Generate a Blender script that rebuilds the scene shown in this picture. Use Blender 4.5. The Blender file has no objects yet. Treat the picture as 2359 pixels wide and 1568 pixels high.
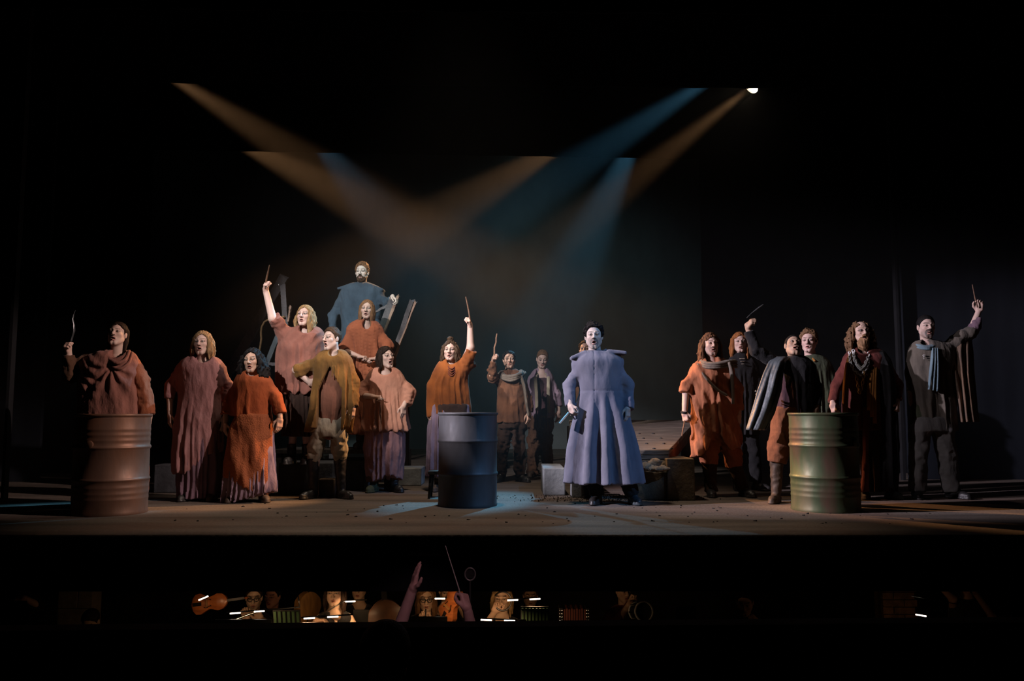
import bpy, bmesh, math, random
import numpy as np
from mathutils import Vector, Matrix

SC = bpy.context.scene
COL = SC.collection
rnd = random.Random(7)

# ------------------------------------------------------------------ camera
F = 1900.0; CX = 1179.5; CY = 784.0; HZ = 955.0; CAMZ = 0.88
TH = math.atan((HZ - CY) / F); CT, ST = math.cos(TH), math.sin(TH)
def W(px, py, Y):
    """point at world depth Y seen at photo pixel (px, py)"""
    u = (px - CX) / F; v = (CY - py) / F
    t = Y / (CT - v * ST)
    return np.array((u * t, Y, CAMZ + (ST + v * CT) * t))
def GY(py, z=0.0):
    """depth of the point on level z seen at photo row py"""
    v = (CY - py) / F
    return (z - CAMZ) / (ST + v * CT) * (CT - v * ST)
cam = bpy.data.cameras.new('camera'); cam_o = bpy.data.objects.new('camera', cam); COL.objects.link(cam_o)
cam.sensor_width = 36.0; cam.lens = F * 36.0 / 2359.0; cam.clip_end = 200
cam_o.location = (0, 0, CAMZ); cam_o.rotation_euler = (math.pi / 2 + TH, 0, 0)
SC.camera = cam_o

# ------------------------------------------------------------------ world, exposure
wd = bpy.data.worlds.new('dark_house'); SC.world = wd; wd.use_nodes = True
bg = wd.node_tree.nodes.get('Background') or wd.node_tree.nodes.new('ShaderNodeBackground')
bg.inputs[0].default_value = (0.5, 0.6, 0.8, 1); bg.inputs[1].default_value = 0.00025
SC.view_settings.view_transform = 'Standard'; SC.view_settings.look = 'None'
SC.view_settings.exposure = 2.0; SC.view_settings.gamma = 1.0; SC.view_settings.use_curve_mapping = False
SC.cycles.max_bounces = 2; SC.cycles.diffuse_bounces = 1; SC.cycles.glossy_bounces = 1
SC.cycles.volume_bounces = 0; SC.cycles.transparent_max_bounces = 6; SC.cycles.caustics_reflective = False
SC.cycles.sample_clamp_indirect = 2.0

# ------------------------------------------------------------------ stage lights
def spot(name, src, tgt, power, color, angle, blend=0.6, size=0.06):
    l = bpy.data.lights.new(name, 'SPOT'); l.energy = power; l.color = color
    l.spot_size = math.radians(angle); l.spot_blend = blend; l.shadow_soft_size = size
    o = bpy.data.objects.new(name, l); COL.objects.link(o); o.location = src
    o.rotation_euler = (Vector(tgt) - Vector(src)).to_track_quat('-Z', 'Y').to_euler()
    return o
WARM = (1.0, 0.50, 0.21); CYAN = (0.18, 0.60, 0.95); LILAC = (0.86, 0.80, 1.0); COOL = (0.62, 0.80, 1.0)
BEAMS = [  # px, py, depth of the lamp;  px, py, depth it points at
    ('warm_beam',  (345, 146, 12.2), (1640, 960, 8.6), 1250, WARM, 10),
    ('warm_beam',  (470, 286, 16.6), (1850, 990, 8.3), 2200, WARM, 8.5),
    ('cyan_beam',  (690, 276, 16.6), (1290, 1000, 8.0), 560, CYAN, 9.5),
    ('warm_beam',  (1372, 288, 16.6), (210, 980, 7.4), 2000, WARM, 8),
    ('cyan_beam',  (1492, 262, 16.6), (1110, 1060, 9.0), 1500, CYAN, 9.5),
    ('cyan_beam',  (1702, 140, 12.2), (440, 960, 8.3), 1300, CYAN, 9.5),
    ('warm_beam',  (1731, 199, 10.3), (720, 1000, 8.6), 850, WARM, 11),
]
for nm, s, t, p, c, a in BEAMS:
    spot(nm, W(*s), W(*t), p, c, a, 0.75, 0.05)
# front of house lamps above the audience, then the added fill lamps
spot('front_lilac', (-6.7, 5.7, 4.3), (1.6, 8.6, 1.5), 1250, (.95, .85, 1.0), 27, 0.5, 0.05)
spot('front_blue', (4.8, 4.4, 5.2), (0.9, 8.1, 1.1), 190, (.22, .50, 1.0), 20, 0.6, 0.05)
spot('front_white', (-4.4, 1.6, 5.4), (-1.85, 9.6, 2.15), 800, (1.0, .95, .95), 22, 0.6, 0.05)
spot('front_rose', (4.2, 5.3, 4.5), (-3.0, 8.1, 1.2), 460, (1.0, .74, .66), 21, 0.6, 0.05)
spot('front_pale', (-4.2, 5.2, 5.4), (0.1, 10.4, 1.4), 560, (1.0, .92, .90), 13, 0.6, 0.05)
spot('front_right', (-4.6, 5.0, 4.7), (4.1, 8.6, 1.6), 190, (.95, .84, .92), 17, 0.6, 0.05)
spot('follow_spot_dark_blue', (0.6, -2.5, 6.4), W(835, 650, 10.2), 620, (.80, 1.0, .94), 5.5, 0.5, 0.04)
spot('follow_spot_slate_blue', (-2.4, -2.5, 6.0), W(1368, 785, 8.0), 190, (.92, .97, 1.0), 4.5, 0.8, 0.04)
spot('floor_wash', (-0.6, 8.1, 7.2), (-0.4, 7.95, 0.0), 165, (1.0, .80, .62), 60, 0.7, 0.15)  # added downlight that evens out the brightness of the floor
spot('conductor_special', (1.6, -1.5, 4.6), (-.42, 5.2, -.10), 120, (1.0, .62, .68), 6.5, 0.8, 0.05)  # added lamp, stands in for stage and pit spill on the conductor
spot('cloth_wash', (0.4, 15.2, 6.4), (0.5, 21.4, 2.2), 30, (.50, .88, .90), 95, 1.0, 0.3)  # added lamp that brightens the back cloth
# ------------------------------------------------------------------ tagging helpers
def tag(o, label=None, cat=None, group=None, kind=None):
    if label: o['label'] = label
    if cat: o['category'] = cat
    if group: o['group'] = group
    if kind: o['kind'] = kind
    return o
def empty(name, loc=(0, 0, 0)):
    o = bpy.data.objects.new(name, None); COL.objects.link(o); o.location = loc; o.empty_display_size = 0.1
    return o
def link(name, me, mat=None, parent=None):
    o = bpy.data.objects.new(name, me); COL.objects.link(o)
    if mat is not None and not me.materials: me.materials.append(mat)
    if parent is not None:
        o.parent = parent; o.matrix_parent_inverse = Matrix.Translation(parent.location).inverted() if parent.type == 'EMPTY' else Matrix()
    return o
def np_mesh(name, V, Q, smooth=True, colors=None):
    me = bpy.data.meshes.new(name)
    V = np.asarray(V, dtype=np.float32); Q = np.asarray(Q, dtype=np.int32)
    k = Q.shape[1] if len(Q) else 4
    me.vertices.add(len(V)); me.vertices.foreach_set('co', V.ravel())
    me.loops.add(Q.size); me.loops.foreach_set('vertex_index', Q.ravel())
    me.polygons.add(len(Q)); me.polygons.foreach_set('loop_start', np.arange(len(Q), dtype=np.int32) * k)
    me.polygons.foreach_set('use_smooth', np.full(len(Q), smooth, dtype=bool))
    me.update(calc_edges=True)
    if colors is not None:
        ca = me.color_attributes.new('Col', 'FLOAT_COLOR', 'POINT')
        C4 = np.ones((len(V), 4), dtype=np.float32); C4[:, :3] = colors
        ca.data.foreach_set('color', C4.ravel())
    return me
class MB:
    """collects boxes, tubes and rings into one mesh"""
    def __init__(s): s.v = []; s.f = []
    def box(s, c, h, R=None, taper=1.0):
        n = len(s.v); R = np.eye(3) if R is None else np.asarray(R)
        for dz in (-1, 1):
            k = taper if dz > 0 else 1.0
            for dx, dy in ((-1, -1), (1, -1), (1, 1), (-1, 1)):
                s.v.append(tuple(np.asarray(c) + R @ np.array((dx * h[0] * k, dy * h[1] * k, dz * h[2]))))
        for q in ((0, 3, 2, 1), (4, 5, 6, 7), (0, 1, 5, 4), (1, 2, 6, 5), (2, 3, 7, 6), (3, 0, 4, 7)):
            s.f.append(tuple(n + i for i in q))
        return s
    def tube(s, pts, rad, seg=8, flat=1.0, cap=True):
        pts = [np.asarray(p, float) for p in pts]
        if not hasattr(rad, '__len__'): rad = [rad] * len(pts)
        base = len(s.v); prev = None
        for i, p in enumerate(pts):
            t = pts[min(i + 1, len(pts) - 1)] - pts[max(i - 1, 0)]; t /= np.linalg.norm(t) + 1e-9
            if prev is None:
                a = np.array((0, 0, 1.)) if abs(t[2]) < .9 else np.array((1., 0, 0))
                u = np.cross(t, a)
            else: u = prev - t * np.dot(prev, t)
            u /= np.linalg.norm(u) + 1e-9; prev = u; w = np.cross(t, u)
            for k in range(seg):
                q = 2 * math.pi * k / seg
                s.v.append(tuple(p + rad[i] * (math.cos(q) * u + flat * math.sin(q) * w)))
        for i in range(len(pts) - 1):
            for k in range(seg):
                a = base + i * seg + k; b = base + i * seg + (k + 1) % seg
                s.f.append((a, b, b + seg, a + seg))
        if cap:
            s.f.append(tuple(base + k for k in range(seg))[::-1])
            s.f.append(tuple(base + (len(pts) - 1) * seg + k for k in range(seg)))
        return s
    def lathe(s, prof, c=(0, 0, 0), seg=48, axis=None):
        base = len(s.v); c = np.asarray(c, float); R = np.eye(3) if axis is None else axis
        for r, z in prof:
            for k in range(seg):
                q = 2 * math.pi * k / seg
                s.v.append(tuple(c + R @ np.array((r * math.cos(q), r * math.sin(q), z))))
        for i in range(len(prof) - 1):
            for k in range(seg):
                a = base + i * seg + k; b = base + i * seg + (k + 1) % seg
                s.f.append((a, b, b + seg, a + seg))
        return s
    def build(s, name, mat, parent=None, smooth=False, bevel=0.0, angle=None):
        me = bpy.data.meshes.new(name); me.from_pydata(s.v, [], s.f); me.update()
        if smooth:
            me.polygons.foreach_set('use_smooth', np.ones(len(me.polygons), dtype=bool))
            if angle: me.set_sharp_from_angle(angle=math.radians(angle))
        o = link(name, me, mat, parent)
        if bevel:
            m = o.modifiers.new('bevel', 'BEVEL'); m.width = bevel; m.segments = 2; m.limit_method = 'ANGLE'
        return o
def rot_axis(d):
    """matrix whose z column is d"""
    d = np.asarray(d, float); d = d / np.linalg.norm(d)
    a = np.array((0, 0, 1.)) if abs(d[2]) < .95 else np.array((1., 0, 0))
    x = np.cross(a, d); x /= np.linalg.norm(x); y = np.cross(d, x)
    return np.stack((x, y, d), 1)
def rotz(a): c, s_ = math.cos(a), math.sin(a); return np.array(((c, -s_, 0), (s_, c, 0), (0, 0, 1.)))
def rotx(a): c, s_ = math.cos(a), math.sin(a); return np.array(((1., 0, 0), (0, c, -s_), (0, s_, c)))
def roty(a): c, s_ = math.cos(a), math.sin(a); return np.array(((c, 0, s_), (0, 1., 0), (-s_, 0, c)))

# ------------------------------------------------------------------ materials
MATS = {}
def nodes(name):
    m = bpy.data.materials.new(name); m.use_nodes = True
    nt = m.node_tree; b = nt.nodes.get('Principled BSDF')
    return m, nt, b
def _n(nt, t, **kw):
    n = nt.nodes.new(t)
    for k, v in kw.items():
        if k.startswith('i_'): n.inputs[k[2:].replace('_', ' ')].default_value = v
        else: setattr(n, k, v)
    return n
def mat(name, c1, c2=None, rough=0.8, scale=8.0, stretch=(1, 1, 1), bump=0.0, bscale=60.0, bstretch=(1, 1, 1), metal=0.0,
        spec=0.3, sheen=0.0, lo=0.35, hi=0.65, detail=4.0, coat=None):
    if name in MATS: return MATS[name]
    m, nt, b = nodes(name); L = nt.links
    c2 = c2 or tuple(x * 0.7 for x in c1)
    tc = _n(nt, 'ShaderNodeTexCoord'); mp = _n(nt, 'ShaderNodeMapping'); mp.inputs['Scale'].default_value = stretch
    L.new(tc.outputs['Object'], mp.inputs['Vector'])
    nz = _n(nt, 'ShaderNodeTexNoise', i_Scale=scale, i_Detail=detail)
    L.new(mp.outputs[0], nz.inputs['Vector'])
    rp = _n(nt, 'ShaderNodeValToRGB')
    rp.color_ramp.elements[0].position = lo; rp.color_ramp.elements[1].position = hi
    rp.color_ramp.elements[0].color = (*c2, 1); rp.color_ramp.elements[1].color = (*c1, 1)
    L.new(nz.outputs['Fac'], rp.inputs['Fac']); L.new(rp.outputs['Color'], b.inputs['Base Color'])
    b.inputs['Roughness'].default_value = rough; b.inputs['Metallic'].default_value = metal
    b.inputs['Specular IOR Level'].default_value = spec
    if sheen: b.inputs['Sheen Weight'].default_value = sheen
    if bump:
        mp2 = _n(nt, 'ShaderNodeMapping'); mp2.inputs['Scale'].default_value = bstretch
        L.new(tc.outputs['Object'], mp2.inputs['Vector'])
        n2 = _n(nt, 'ShaderNodeTexNoise', i_Scale=bscale, i_Detail=5.0); L.new(mp2.outputs[0], n2.inputs['Vector'])
        bp = _n(nt, 'ShaderNodeBump', i_Strength=1.0, i_Distance=bump); L.new(n2.outputs['Fac'], bp.inputs['Height'])
        L.new(bp.outputs[0], b.inputs['Normal'])
    MATS[name] = m
    return m
def cloth(name, c1, c2=None, bump=0.010, bscale=26.0, bstretch=(1.0, 1.0, .5), **kw):
    return mat('cloth_' + name, c1, c2, rough=0.92, scale=5.0, bump=bump, bscale=bscale, bstretch=bstretch, spec=0.12, sheen=0.08, **kw)
def hairmat(name, c1, c2=None):
    return mat('hair_' + name, c1, c2 or tuple(x * .45 for x in c1), rough=0.62, scale=90.0, stretch=(1, 1, .12), bump=.006, bscale=110.0, bstretch=(1, 1, .10), spec=0.12)
def skin_mat():
    if 'skin' in MATS: return MATS['skin']
    m, nt, b = nodes('skin'); L = nt.links
    at = _n(nt, 'ShaderNodeVertexColor', layer_name='Col')
    tc = _n(nt, 'ShaderNodeTexCoord'); nz = _n(nt, 'ShaderNodeTexNoise', i_Scale=35.0, i_Detail=3.0)
    L.new(tc.outputs['Object'], nz.inputs['Vector'])
    mx = _n(nt, 'ShaderNodeMix', data_type='RGBA', blend_type='MULTIPLY'); mx.inputs[0].default_value = 0.12
    L.new(at.outputs['Color'], mx.inputs[6]); L.new(nz.outputs['Color'], mx.inputs[7])
    L.new(mx.outputs[2], b.inputs['Base Color'])
    b.inputs['Roughness'].default_value = 0.55; b.inputs['Specular IOR Level'].default_value = 0.35
    MATS['skin'] = m
    return m
def emis(name, c, s):
    if name in MATS: return MATS[name]
    m, nt, b = nodes(name)
    b.inputs['Base Color'].default_value = (0, 0, 0, 1); b.inputs['Emission Color'].default_value = (*c, 1); b.inputs['Emission Strength'].default_value = s
    MATS[name] = m
    return m

# ------------------------------------------------------------------ signed distance modelling
def smin(a, b, k):
    h = np.clip(.5 + .5 * (b - a) / k, 0, 1)
    return b + (a - b) * h - k * h * (1 - h)
def smax(a, b, k): return -smin(-a, -b, k)
def rcone(P, a, b, ra, rb):
    a = np.asarray(a, float); b = np.asarray(b, float); ba = b - a
    pa = P - a; t = np.clip(pa @ ba / max(ba @ ba, 1e-9), 0, 1)
    return np.sqrt(((pa - t[:, None] * ba) ** 2).sum(1)) - (ra + (rb - ra) * t)
def ellip(P, c, r, R=None):
    q = P - np.asarray(c, float)
    if R is not None: q = q @ R
    r = np.asarray(r, float)
    k0 = np.sqrt(((q / r) ** 2).sum(1)); k1 = np.sqrt(((q / r ** 2) ** 2).sum(1))
    return k0 * (k0 - 1) / np.maximum(k1, 1e-6)
def rbox(P, c, h, rr, R=None):
    q = P - np.asarray(c, float)
    if R is not None: q = q @ R
    q = np.abs(q) - (np.asarray(h, float) - rr)
    return np.sqrt((np.maximum(q, 0) ** 2).sum(1)) + np.minimum(q.max(1), 0) - rr
def chain(P, pts, rad, k=0.0):
    d = None
    for i in range(len(pts) - 1):
        e = rcone(P, pts[i], pts[i + 1], rad[i], rad[i + 1])
        d = e if d is None else (smin(d, e, k) if k else np.minimum(d, e))
    return d
_E = [((0,0,0),(1,0,0)),((0,1,0),(1,1,0)),((0,0,1),(1,0,1)),((0,1,1),(1,1,1)),((0,0,0),(0,1,0)),((1,0,0),(1,1,0)),
      ((0,0,1),(0,1,1)),((1,0,1),(1,1,1)),((0,0,0),(0,0,1)),((1,0,0),(1,0,1)),((0,1,0),(0,1,1)),((1,1,0),(1,1,1))]
def polygonise(f, lo, hi, h, slack=1.7):
    """surface net of f = 0 in the box lo..hi, cell size h -> V, Q"""
    lo = np.asarray(lo, float); hi = np.asarray(hi, float); B = 4
    nb = np.maximum(np.ceil((hi - lo) / (h * B)).astype(int), 1); n = nb * B
    ci = np.stack(np.meshgrid(*[np.arange(k) for k in nb], indexing='ij'), -1).reshape(-1, 3)
    cc = lo + (ci * B + (B - 1) / 2) * h
    fc = f(cc)
    act = np.abs(fc) < h * B * .87 * slack
    G = np.where(fc < 0, -1.0, 1.0).reshape(nb)
    G = np.repeat(np.repeat(np.repeat(G, B, 0), B, 1), B, 2).astype(np.float32)
    ai = ci[act]
    if not len(ai): return np.zeros((0, 3)), np.zeros((0, 4), int)
    off = np.stack(np.meshgrid(*[np.arange(B)] * 3, indexing='ij'), -1).reshape(-1, 3)
    gi = (ai[:, None, :] * B + off[None]).reshape(-1, 3)
    G[gi[:, 0], gi[:, 1], gi[:, 2]] = f(lo + gi * h)
    S = G < 0
    a = S[:-1, :-1, :-1]; anyv = a.copy(); allv = a.copy()
    for dx in (0, 1):
        for dy in (0, 1):
            for dz in (0, 1):
                s_ = S[dx:n[0] - 1 + dx, dy:n[1] - 1 + dy, dz:n[2] - 1 + dz]; anyv |= s_; allv &= s_
    cells = np.argwhere(anyv & ~allv)
    if not len(cells): return np.zeros((0, 3)), np.zeros((0, 4), int)
    idx = np.full(a.shape, -1, np.int32); idx[cells[:, 0], cells[:, 1], cells[:, 2]] = np.arange(len(cells))
    acc = np.zeros((len(cells), 3)); cnt = np.zeros(len(cells))
    for p, q in _E:
        i0 = cells + np.array(p); i1 = cells + np.array(q)
        g0 = G[i0[:, 0], i0[:, 1], i0[:, 2]]; g1 = G[i1[:, 0], i1[:, 1], i1[:, 2]]
        m = (g0 < 0) != (g1 < 0)
        t = np.where(m, g0 / np.where(m, g0 - g1, 1), 0)
        acc += np.where(m[:, None], np.array(p) + t[:, None] * (np.array(q) - np.array(p)), 0); cnt += m
    V = lo + (cells + acc / cnt[:, None]) * h
    Qs = []
    for ax in range(3):
        b_, c_ = (ax + 1) % 3, (ax + 2) % 3
        sl0 = [slice(None)] * 3; sl1 = [slice(None)] * 3; sl0[ax] = slice(0, -1); sl1[ax] = slice(1, None)
        s0, s1 = S[tuple(sl0)], S[tuple(sl1)]
        e = np.argwhere(s0 != s1)
        e = e[(e[:, b_] >= 1) & (e[:, c_] >= 1) & (e[:, b_] < n[b_] - 1) & (e[:, c_] < n[c_] - 1)]
        if not len(e): continue
        flip = ~s0[e[:, 0], e[:, 1], e[:, 2]]
        def at(db, dc):
            k = e.copy(); k[:, b_] += db; k[:, c_] += dc
            return idx[k[:, 0], k[:, 1], k[:, 2]]
        q = np.stack((at(-1, -1), at(0, -1), at(0, 0), at(-1, 0)), 1)
        q[flip] = q[flip][:, ::-1]
        Qs.append(q)
    Q = np.concatenate(Qs); Q = Q[(Q >= 0).all(1)]
    return V, Q
def wob(P, f, seed=0):
    """cheap smooth 3-D noise, about -1..1"""
    r = np.random.RandomState(seed); o = 0
    for i in range(5):
        d = r.normal(size=3); d /= np.linalg.norm(d)
        o = o + np.sin(P @ d * f * (0.7 + .35 * i) + r.uniform(0, 6.28) + 1.3 * np.sin(P @ r.normal(size=3) * f * .5 + r.uniform(0, 6)))
    return o / 2.6
# ------------------------------------------------------------------ people
def smooth_st(rows):
    a = np.array(rows, float); a = a[np.argsort(a[:, 0])]
    z = np.linspace(a[0, 0], a[-1, 0], 90)
    out = [z]
    for c in range(1, a.shape[1]):
        v = np.interp(z, a[:, 0], a[:, c]); vp = np.pad(v, 4, mode='reflect', reflect_type='odd')
        k = np.array((1, 3, 6, 9, 10, 9, 6, 3, 1.)); v = np.convolve(vp, k / k.sum(), 'valid')
        out.append(v)
    return out
def lathe_sdf(P, S):
    z, cx, cy, rx, ry = S
    X = np.interp(P[:, 2], z, cx); Y = np.interp(P[:, 2], z, cy)
    A = np.interp(P[:, 2], z, rx); B = np.interp(P[:, 2], z, ry)
    g = np.interp(P[:, 2], z, np.gradient(rx, z))
    a = (P[:, 0] - X) / A; b = (P[:, 1] - Y) / B
    r = (np.abs(a) ** 2.3 + np.abs(b) ** 2.3) ** (1 / 2.3)
    q = np.sqrt((a / A) ** 2 + (b / B) ** 2)
    d = np.where(r > .3, (r - 1) * r / np.maximum(q, 1e-4), -.6 * np.minimum(A, B))
    return d / np.sqrt(1 + np.minimum(g * g, 9)), np.arctan2(P[:, 0] - X, -(P[:, 1] - Y))
def folds(th, z, n, amp, seed, drift=0.0):
    r = np.random.RandomState(seed); a, b, c = r.uniform(0, 6.28, 3)
    ph = n * (th + .16 * np.sin(2 * th + a) + .08 * np.sin(5 * th + b) + .05 * np.sin(7 * z + c) * np.sin(3 * th + a)) + drift * z + .9 * np.sin(4.1 * z + b)
    f = (.5 + .5 * np.sin(ph)) ** 1.6 * 2 - 1
    f = f * (.30 + .85 * np.sin(1.5 * th + c) ** 2) + .28 * np.sin(2.3 * n * th + 3 * z + c) * np.sin(2 * th + b)
    return 1.55 * amp * f
class Person:
    def __init__(s, label, d, head, neck, sh, arms, hands, hips, legs=None, hs=1.0, yaw=0., pitch=0., roll=0., skin=(.62, .42, .34),
                 brow=(.05, .03, .02), mouth=.2, face=None, build=1.0, ground=0.0, cat='person', group=None, res=.0042, bodyres=.0125, lip=None, armr=1.0, handcol=None, headless=False):
        s.d = d; s.hs = hs
        c = W(*neck, d)
        s.root = empty('person', (c[0], d, ground)); tag(s.root, label, cat, group)
        s.c = W(head[0], head[1], d - (head[2] if len(head) > 2 else .035))
        s.R = rotz(yaw) @ rotx(-pitch) @ roty(roll)
        s.neck = c; s.ground = ground
        J = lambda t: W(t[0], t[1], d - (t[2] if len(t) > 2 else 0))
        s.J = J
        S_ = [J(t) for t in sh]; A = [[J(t) for t in ar] if ar else None for ar in arms]; hp = J(hips)
        S_ = [q + (np.sign(c[0] - q[0]) * .028, .0, -.035) for q in S_]
        s.sh, s.arm, s.hip = S_, A, hp
        sw = np.linalg.norm(S_[1] - S_[0]) + .05
        chest = c * .62 + hp * .38; belly = c * .3 + hp * .7
        b_ = build
        LG = [[J(t) for t in lg] for lg in legs] if legs else []
        nb = c + np.array((0, .01, -.02)); nt_ = s.c + s.R @ np.array((0, .028, -.055)) * hs
        def fb(P):
            o = ellip(P, chest, (sw * .34, .082 * b_, .20)); o = smin(o, ellip(P, belly, (sw * .30, .074 * b_, .18)), .06)
            o = smin(o, ellip(P, hp, (sw * .32, .078 * b_, .12)), .05)
            o = smin(o, rcone(P, S_[0] + (0, 0, -.01), c + (0, .010, -.035), .034, .052), .04)
            o = smin(o, rcone(P, S_[1] + (0, 0, -.01), c + (0, .010, -.035), .034, .052), .04)
            o = smin(o, rcone(P, nb, nb * .45 + nt_ * .55, .058 * hs, .052 * hs), .03)
            for i in (0, 1):
                if A[i] is None: continue
                o = smin(o, chain(P, [S_[i], A[i][0], A[i][1]], [.040, .040 * armr, .029 * armr], .02), .025)
            for lg in LG:
                o = smin(o, chain(P, lg, [.066, .048, .034][:len(lg)], .02), .03)
            return o
        pts = np.array([c, hp, *S_, *[q for ar in A if ar for q in ar], *[q for lg in LG for q in lg]])
        V, Q = polygonise(fb, pts.min(0) - .17, pts.max(0) + .17, bodyres)
        VV = [V]; QQ = [Q]; CC = [np.tile(np.array(skin), (len(V), 1))]; n0 = len(V)
        s.skin = np.array(skin)
        # head
        def fh(P):
            o = s.head_sdf(P, mouth)
            return smin(o, rcone(P, nb, nt_, .060 * hs, .054 * hs), .025)
        if not headless:
            lo = np.minimum(s.c - .17 * hs, nb - .03); hi = s.c + .17 * hs
            lo[2] = nb[2] - .05
            V, Q = polygonise(fh, lo, hi, res * hs)
            VV.append(V); QQ.append(Q + n0); n0 += len(V)
            CC.append(s.face_col(V, skin, brow, mouth, face, lip))
        # hands
        s.grip = [None, None]; s.gaxis = [None, None]
        for i in (0, 1):
            h = hands[i]
            if h is None or A[i] is None: continue
            w = A[i][1]; fd = A[i][1] - A[i][0]; fd /= np.linalg.norm(fd)
            a = np.asarray(h.get('a', fd), float); a = a / np.linalg.norm(a)
            n_ = np.asarray(h.get('n', (0, -1, 0)), float); n_ = n_ - a * (n_ @ a); n_ /= np.linalg.norm(n_)
            t_ = np.cross(a, n_) * h.get('side', 1)
            k = h.get('s', 1.0)
            pose = h.get('pose', 'relaxed')
            f_ = s.hand_fn(w, fd, a, n_, t_, pose, k, armr)
            V, Q = polygonise(f_, w - .21 * k, w + .21 * k, .0046)
            VV.append(V); QQ.append(Q + n0); n0 += len(V)
            CC.append(np.tile(np.array(handcol or skin) * (1.0, .95, .93), (len(V), 1)))
            s.grip[i] = w + k * (a * .088 + n_ * .030); s.gaxis[i] = t_
        me = np_mesh('body', np.concatenate(VV), np.concatenate(QQ), True, np.concatenate(CC))
        s.body = link('body', me, skin_mat(), s.root)
    def local(s, P): return (P - s.c) @ s.R / s.hs
    def head_sdf(s, P, m):
        q = s.local(P); qa = q.copy(); qa[:, 0] = np.abs(qa[:, 0])
        j = -.018 * m
        o = ellip(q, (0, .018, .035), (.073, .092, .079))
        o = smin(o, ellip(q, (0, -.022, -.030 + j * .4), (.0615, .066, .078)), .03)
        o = smin(o, rcone(qa, (.051, .0, -.046 + j * .5), (.014, -.062, -.092 + j), .022, .021), .025)
        o = smin(o, ellip(qa, (.038, -.056, -.016), (.024, .024, .022)), .02)
        o = smin(o, rcone(qa, (.012, -.084, .028), (.042, -.072, .027), .012, .011), .012)
        o = smax(o, -ellip(qa, (.031, -.101, .010), (.020, .024, .013)), .012)
        o = smin(o, ellip(qa, (.031, -.077, .012), (.0140, .0132, .0130)), .004)
        o = smin(o, rcone(q, (0, -.088, .020), (0, -.112, -.020), .0085, .0125), .010)
        o = smin(o, ellip(qa, (.013, -.099, -.024), (.009, .011, .008)), .008)
        o = smin(o, rcone(qa, (0, -.0925, -.050), (.024, -.080, -.055 + j * .2), .0065, .0045), .006)
        o = smin(o, rcone(qa, (0, -.091, -.066 + j), (.022, -.080, -.060 + j * .5), .0075, .0045), .007)
        o = smax(o, -ellip(q, (0, -.096, -.0585 + j * .5), (.019, .026, .0022 + .013 * m)), .004)
        o = smin(o, ellip(qa, (.076, .012, -.002), (.011, .020, .031)), .008)
        return o * s.hs
    def face_col(s, V, skin, brow, m, face, lip):
        q = s.local(V); qa = np.abs(q[:, 0]); y, z = q[:, 1], q[:, 2]
        j = -.018 * m
        C = np.tile(np.array(skin, float), (len(V), 1)); sk = np.array(skin, float)
        def put(w, col):
            w = np.clip(w, 0, 1)[:, None]; C[:] = C * (1 - w) + np.array(col) * w
        front = y < -.045
        put(np.exp(-((qa - .04) ** 2 + (z + .02) ** 2) / .0005) * .35 * front, sk * (1.02, .78, .74))
        eb = np.abs(z - (.0315 + .006 * np.sin(np.clip((qa - .012) / .038, 0, 1) * 2.2) - .12 * np.maximum(qa - .04, 0)))
        put(((eb < .0046) & (qa > .012) & (qa < .050) & front) * .8, brow)
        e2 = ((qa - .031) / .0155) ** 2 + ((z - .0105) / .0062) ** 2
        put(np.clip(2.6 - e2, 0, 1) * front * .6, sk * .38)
        put(((e2 < 1.25) & (z > .0105) & front) * .8, sk * .12)
        put(((e2 < .62) & front) * .9, (.40, .36, .34))
        put(((((qa - .031) ** 2 + (z - .0115) ** 2) < .0060 ** 2) & (e2 < 1.0) & front) * 1.0, (.03, .02, .015))
        lc = np.array(lip if lip is not None else sk * (.85, .5, .5))
        l1 = ((q[:, 0] / .025) ** 2 + ((z + .0515) / .0075) ** 2) < 1
        l2 = ((q[:, 0] / .023) ** 2 + ((z + .0665 - j) / .009) ** 2) < 1
        put(((l1 | l2) & front & (y < -.072)) * .8, lc)
        mo = (q[:, 0] / .019) ** 2 + ((z + .0585 - j * .5) / (.003 + .013 * m)) ** 2
        put(((mo < 1) & front) * .9, (.05, .015, .012))
        if face is not None: face(q, put)
        return C
    def hand_fn(s, w, fd, a, n_, t_, pose, k, armr):
        M = np.stack((a, t_, n_), 1)
        cur = {'fist': (1.25, 1.5, 1.0), 'grip': (1.05, 1.35, .9), 'relaxed': (.35, .45, .3), 'open': (.04, .06, .05), 'hook': (.8, .9, .5)}[pose]
        segs = []
        for b, ln, dl in ((.030, .074, 0), (.0105, .082, .004), (-.0095, .076, .0), (-.029, .060, -.008)):
            p = np.array((.086 + dl, b, 0)); an = 0; pts = [p]; spread = b * (.9 if pose == 'open' else .25)
            for c_, f_ in zip(cur, (.46, .30, .24)):
                an += c_ * (1.0 + (.12 if pose == 'relaxed' else 0) * (-b / .03))
                p = p + ln * f_ * np.array((math.cos(an), spread, math.sin(an))); pts.append(p)
            segs.append((pts, (.0098, .0090, .0082, .0070)))
        if pose in ('fist', 'grip'): tp = [(.022, .030, .008), (.050, .050, .024), (.076, .030, .046), (.082, .006, .050)]
        elif pose == 'open': tp = [(.018, .030, .004), (.040, .062, .010), (.066, .082, .014), (.088, .090, .014)]
        else: tp = [(.018, .030, .006), (.045, .052, .020), (.074, .056, .028), (.094, .050, .034)]
        segs.append(([np.array(p) for p in tp], (.014, .0125, .0105, .0085)))
        fw = M.T @ fd
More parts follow.
